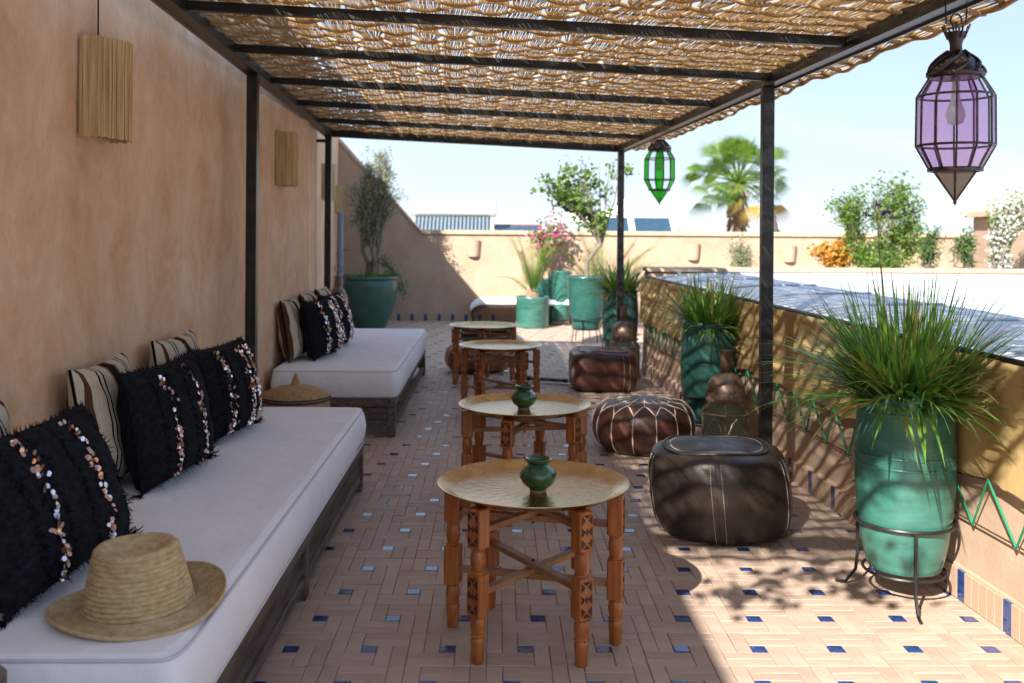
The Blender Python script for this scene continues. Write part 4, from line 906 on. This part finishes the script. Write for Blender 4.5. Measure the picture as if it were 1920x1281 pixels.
tree('pale_shrub', 'pale yellow-green shrub under the airy green tree', (5.05, 12.9, 0), .5, [((0,0,1.0),(.42,.3,.28),1)], 1500, .016, .05, M['leaf'], 27, .02, 'shrub', 60, clus=.07)
for k, (x, y, lb) in enumerate(((5.52, 12.6, 'bamboo-like plant in a green trough beside the pale shrub'), (5.93, 12.5, 'bamboo-like plant in a green trough beside the small hut'))):
    t = thing('green_trough', ('green trough beside the pale shrub', 'green trough beside the small hut')[k], 'planter', (x, y, 0), 0, 'green troughs'); MB().bbox(-.17, .17, -.15, .15, 0, .90, .008).build('box', M['teal_dark'], t); MB().bbox(-.18, .18, -.16, .16, .902, .93, .004).build('rim', M['teal'], t)
    tree('trough_plant', lb, (x, y, .9), .08, [((0,0,.26),(.13,.13,.30),1),((.06,0,.45),(.1,.1,.15),.4)], 700, .010, .08, M['leaf_dk'], 50+k, .01, 'plant', 60, group='bamboo-like trough plants', clus=.05, stems=4)
tree('white_climber', 'white blossoming climber in front of the small hut', (6.12, 12.0, 0), .8, [((0,0,1.45),(.22,.2,.40),1),((.2,0,1.75),(.22,.2,.25),.7),((.02,0,1.0),(.10,.1,.25),.3)], 2600, .018, .042, M['leaf'], 28, .03, 'shrub', 90, flowers=(M['white_fl'], .6), clus=.06)
t = tree('vine_sprigs', 'leafy vine sprigs overhanging the open end of the pergola', (-.45, 1.35, 2.24), .05, [((-.15,-.25,.05),(.30,.28,.07),1),((.30,-.2,.0),(.30,.25,.06),1)], 190, .028, .075, M['leaf'], 29, .008, 'vine', 26, clus=.07)
# fan palm beyond
t = thing('fan_palm', 'tall fan palm rising beyond the far parapet', 'palm', (9.75, 40, -6.0)); rnd = random.Random(8)
m = MB(); m.tube([(0,0,0), (.1,0,4), (0,0,9.2)], [.34,.26,.24], 10)
for k in range(90): a = rnd.uniform(0,6.28); z = rnd.uniform(6.8,9.3); m.tube([(.24*math.cos(a), .24*math.sin(a), z), (.45*math.cos(a), .45*math.sin(a), z-.5)], .035, 4)
m.build('trunk', M['palmbark'], t, True)
for i in range(72):
    a = rnd.uniform(0, 6.28); el = rnd.uniform(-.75, 1.4); d = Vector((math.cos(a)*math.cos(el), math.sin(a)*math.cos(el), math.sin(el))); L_ = rnd.uniform(.9,1.6); b = Vector((0,0,9.35)); e = b + d*L_ + Vector((0,0,-.12))
    m = MB(); m.tube([b, b + d*L_*.5, e], .02, 4); sd = d.orthogonal().normalized(); up = d.cross(sd); ph = rnd.uniform(0,6)
    s1 = sd*math.cos(ph) + up*math.sin(ph); 
    s1 = (s1 - Vector((0,0,1))*s1.z*.8).normalized(); fr_ = rnd.uniform(.75,1.1)
    for k in range(17):
        th = -1.25 + 2.5*k/16; dv = (d*math.cos(th) + s1*math.sin(th)); tip = e + dv*fr_*(1-.15*abs(th)) + Vector((0,0,-.28*(1-.4*max(0,el)))); mid = e + dv*fr_*.55; wv = d.cross(s1).cross(dv).normalized()*.030
        m.add([e, mid+wv, tip, mid-wv], [(0,1,2,3)])
    m.build('fan_leaf', M['leaf'] if el > -.2 else M['blade_dry'] if el < -.55 else M['leaf_dk'], t)
# ------------------------------------------------------------ things beyond the parapet
t = thing('neighbour_house', 'flat roofed house beyond the far parapet', 'house', (3, 24, -6)); MB().bbox(-9, 12, -6.5, 6, 0, 7.15, .02).build('walls', M['plaster_pale'], t); MB().bbox(-9.1, 12.1, -6.6, -6.3, 7.152, 7.26, .01).build('roof_edge', M['coping'], t)
t = thing('solar_water_heater', 'white horizontal solar water tank with dark tubes below', 'water heater', (-.86, 20, 1.15))
m = MB(); pts = []; m.tube([(-.86,0,.66), (-.84,0,.66), (.84,0,.66), (.86,0,.66)], [.13,.165,.165,.13], 24); m.build('tank', M['white'], t, True, 50)
for k in range(20): x = -.72 + 1.44*k/19; MB().tube([(x,-.05,.52), (x,-.6,.03)], .026, 6).build('tube', M['panel'], t, True)
for x in (-.78, .78): MB().bar((x,0,.0), (x,0,.52), .04, .04).build('leg', M['white'], t); MB().bar((x,-.6,.01), (x,0,.5), .03, .03).build('brace', M['white'], t)
MB().bar((-.78,-.62,.03), (.78,-.62,.03), .05, .05).build('lower_rail', M['white'], t)
for k, (x, w_, z, lb) in enumerate(((2.36, .88, .50, 'dark tilted solar panel beside the green lantern, left of its pair'), (3.15, .88, .50, 'dark tilted solar panel nearest the green hanging lantern'), (.45, .95, .32, 'low dark solar panel with red frame next to the water heater'))):
    t = thing('solar_collector', lb, 'solar panel', (x, 20.2, 1.15), 0, 'solar panels on the roof'); MB().bar((0,-.32,.06), (0,.22,z), w_-.06, .03, (0,-.6,1)).build('glass', M['panel'], t)
    MB().bar((-w_/2+.01,-.33,.06), (-w_/2+.01,.23,z+.005), .05, .05, (0,-.6,1)).build('side_frame', M['white'] if k < 2 else M['rust'], t); MB().bar((w_/2-.01,-.33,.06), (w_/2-.01,.23,z+.005), .05, .05, (0,-.6,1)).build('side_frame', M['white'] if k < 2 else M['rust'], t)
    MB().bar((-w_/2,.235,z+.01), (w_/2,.235,z+.01), .05, .04).build('top_frame', M['white'] if k < 2 else M['rust'], t); MB().bar((-w_/2+.05,.24,0), (-w_/2+.05,.24,z), .03, .03).build('support', M['white'], t); MB().bar((w_/2-.05,.24,0), (w_/2-.05,.24,z), .03, .03).build('support', M['white'], t)
def tent(label, x, y, w_, zb, zt, z0=1.15):
    t = thing('roof_tent', label, 'tent', (x, y, z0), 0, 'white tents on far roofs'); m = MB(); a = w_/2; ap = (0, 0, zt-z0); zz = zb-z0
    q = [(-a,-a,zz),(a,-a,zz),(a,a,zz),(-a,a,zz)]; 
    for i in range(4):
        p, r = Vector(q[i]), Vector(q[(i+1)%4]); mid = [Vector(v).lerp(Vector(ap), .5) - Vector((0,0,.06)) for v in (p, r)]; m.add([p, r, mid[1], mid[0], ap], [(0,1,2,3),(3,2,4)])
        m.add([p, r, r-Vector((0,0,.14)), p-Vector((0,0,.14))], [(0,3,2,1)])
    m.build('canopy', M['tentw'], t)
    for (px, py, pz) in q: MB().tube([(px*.97,py*.97,0), (px*.97,py*.97,pz)], .03, 6).build('pole', M['white'], t)
tent('white pointed tent roof behind the solar panels', 3.35, 26, 1.75, 1.74, 2.22)
tent('smaller white pointed tent roof behind the slender tree', 2.05, 25, 1.2, 1.72, 2.0)
t = thing('neighbour_house', 'farther flat roofed house behind the orange shrub', 'house', (12, 34, -6)); MB().bbox(-5, 8, -7, 5, 0, 7.1, .02).build('walls', M['plaster_pale'], t); MB().bbox(-5.1, 8.1, -7.1, -6.8, 7.102, 7.2, .01).build('roof_edge', M['coping'], t)
tent('wide white tent roof beyond the orange shrub', 9.1, 29, 1.9, 1.45, 1.92, 1.1)
t = thing('folded_parasol', 'dark folded parasol beyond the far parapet', 'parasol', (7.75, 27.8, 1.1)); MB().tube([(0,0,0), (0,0,.9)], .03, 6).build('pole', M['oldwood'], t); m = MB(); m.lathe([(.22,.12),(.20,.2),(.13,.5),(.06,.8),(.0005,.88)], 12, fn=lambda an, z: 1 + .12*math.cos(6*an)); m.build('canopy', M['thatch'], t, True)
for k, (x, y, r, lb) in enumerate(((11, 62, 2.2, 'far low green treetop just right of the solar panels'), (22, 66, 2.5, 'far low green treetop behind the folded parasol'), (44, 80, 3.0, 'far low green treetop behind the airy green tree'))):
    tree('distant_tree', lb, (x, y, -6), 4.5, [((0,0,6.3),(r,r,1.3),1)], 1400, .10, .3, M['leaf_dk'], 60+k, .2, 'tree', 60, group='distant trees', clus=.3)
t = thing('terrace_hut', 'small cream hut with pyramid roof across the courtyard', 'hut', (7.46, 13.3, 0)); MB().bbox(-.56, .9, -.5, 1.0, 0, 1.62, .015).build('walls', M['plaster_pale'], t)
m = MB(); q = [(-.70,-.64,1.622),(1.04,-.64,1.622),(1.04,1.14,1.622),(-.70,1.14,1.622)]; m.add(q + [(p[0], p[1], 1.69) for p in q] + [(.02,.25,2.05),(.32,.25,2.05)], [(3,2,1,0),(0,1,5,4),(1,2,6,5),(2,3,7,6),(3,0,4,7),(4,5,9,8),(5,6,9),(6,7,8,9),(7,4,8)]); m.build('roof', M['coping'], t)
m = MB(); m.tube([(7.42, 13.9, 1.75), (7.52, 13.9, 2.42)], .022, 8); tag(m.build('roof_pole', M['coping'], None, True), 'leaning cream pole on the small hut roof', 'pole')
m = MB(); m.bar((6.42, 14.2, 1.57), (6.75, 14.2, 1.66), .05, .02); tag(m.build('awning_arm', M['white']), 'white arm sticking out beside the small hut', 'awning')
# ------------------------------------------------------------ bench, pipe, tripod, bag, side table
t = thing('cushioned_bench', 'white cushioned bench on curved iron legs by the far parapet', 'bench', (.45, 14.86, 0))
m = MB(); rows = []
for i in range(25):
    x = -.82 + 1.64*i/24; e = max(0, (-.66-x)/.16); z1 = .37 - .10*e*e; z0 = .27 - .09*e*e; rows.append([(x,-.27,z0+.02),(x,-.29,(z0+z1)/2),(x,-.26,z1),(x,.0,z1+.015),(x,.26,z1),(x,.28,(z0+z1)/2),(x,.26,z0+.01)])
m.grid(rows, True); m.add(rows[0], [tuple(range(7))]); m.add(rows[-1], [tuple(range(6,-1,-1))]); m.build('cushion', M['cloth'], t, True, 70)
for x in (-.78, .0, .76):
    for y in (-.24, .24): MB().tube([(x,y,.26 - (.07 if x < -.5 else 0)), (x-.03,y,.15), (x+.01,y,.06), (x-.02,y,.005)], .011, 6).build('leg', M['iron'], t, True)
for y in (-.24, .24): MB().tube([(-.78,y,.19), (-.6,y,.258), (.8,y,.26)], .011, 6).build('rail', M['iron'], t, True)
t = thing('drain_pipe', 'pale grey-blue pipe with a tap on the wall behind the olive tree', 'pipe', (XB(14.75) + .06, 14.75, 0)); MB().tube([(0,0,0), (0,0,1.75)], .045, 10).build('pipe', M['pipe'], t, True)
for z in (.5, 1.0, 1.6): MB().tube([(0,0,z), (0,0,z+.04)], .056, 10).build('collar', M['pipe'], t, True)
MB().tube([(.04,0,.72), (.14,0,.72), (.16,0,.68)], .014, 6).build('tap', M['tin'], t, True); MB().tube([(.04,0,1.08), (.17,0,1.08)], .012, 6).build('tap', M['tin'], t, True)
t = thing('camera_tripod', 'folded black camera tripod lying beside the boxy maroon pouf', 'tripod', (.62, 9.0, .035))
for k in range(3):
    o = (k-1)*.032; MB().tube([(-.30, .12+o, .0), (.02, .0+o*.8, 0)], .012, 6).build('leg', M['rubber'], t, True); MB().tube([(.02, o*.8, 0), (.20,-.08+o*.5,0)], .009, 6).build('lower_leg', M['tin'], t, True); MB().tube([(.0, .008+o*.8, 0), (.035,-.006+o*.8,0)], .017, 6).build('clamp', M['rubber'], t, True)
MB().tube([(-.30,.12,0), (-.40,.16,.0)], .026, 8).build('head', M['rubber'], t, True); MB().tube([(-.40,.16,0), (-.44,.10,.02)], .012, 6).build('handle', M['rubber'], t, True)
t = thing('camera_bag', 'dark camera bag resting on the tan pouf', 'bag', (-.10, 9.90, .295)); MB().bbox(-.24, .24, -.12, .12, 0, .13, .03).build('body', M['rubber'], t); MB().bbox(-.235, .235, -.118, .118, .131, .16, .012).build('lid', M['teal_dark'], t); MB().tube([(-.1,0,.16), (-.06,0,.19), (.06,0,.19), (.1,0,.16)], .01, 6).build('handle', M['rubber'], t, True)
t = thing('side_table', 'dark wooden side table at the near end of the lattice daybed', 'side table', (-1.25, 1.86, 0)); MB().bbox(-.25, .25, -.22, .22, .44, .50, .014).build('top', M['oldwood'], t)
for sx in (-1, 1):
    for sy in (-1, 1): MB().bbox(sx*.20-.025, sx*.20+.025, sy*.17-.025, sy*.17+.025, 0, .438, .004).build('leg', M['oldwood'], t)
for sy in (-1, 1): MB().bbox(-.17, .17, sy*.17-.012, sy*.17+.012, .36, .43, .003).build('apron', M['oldwood'], t)
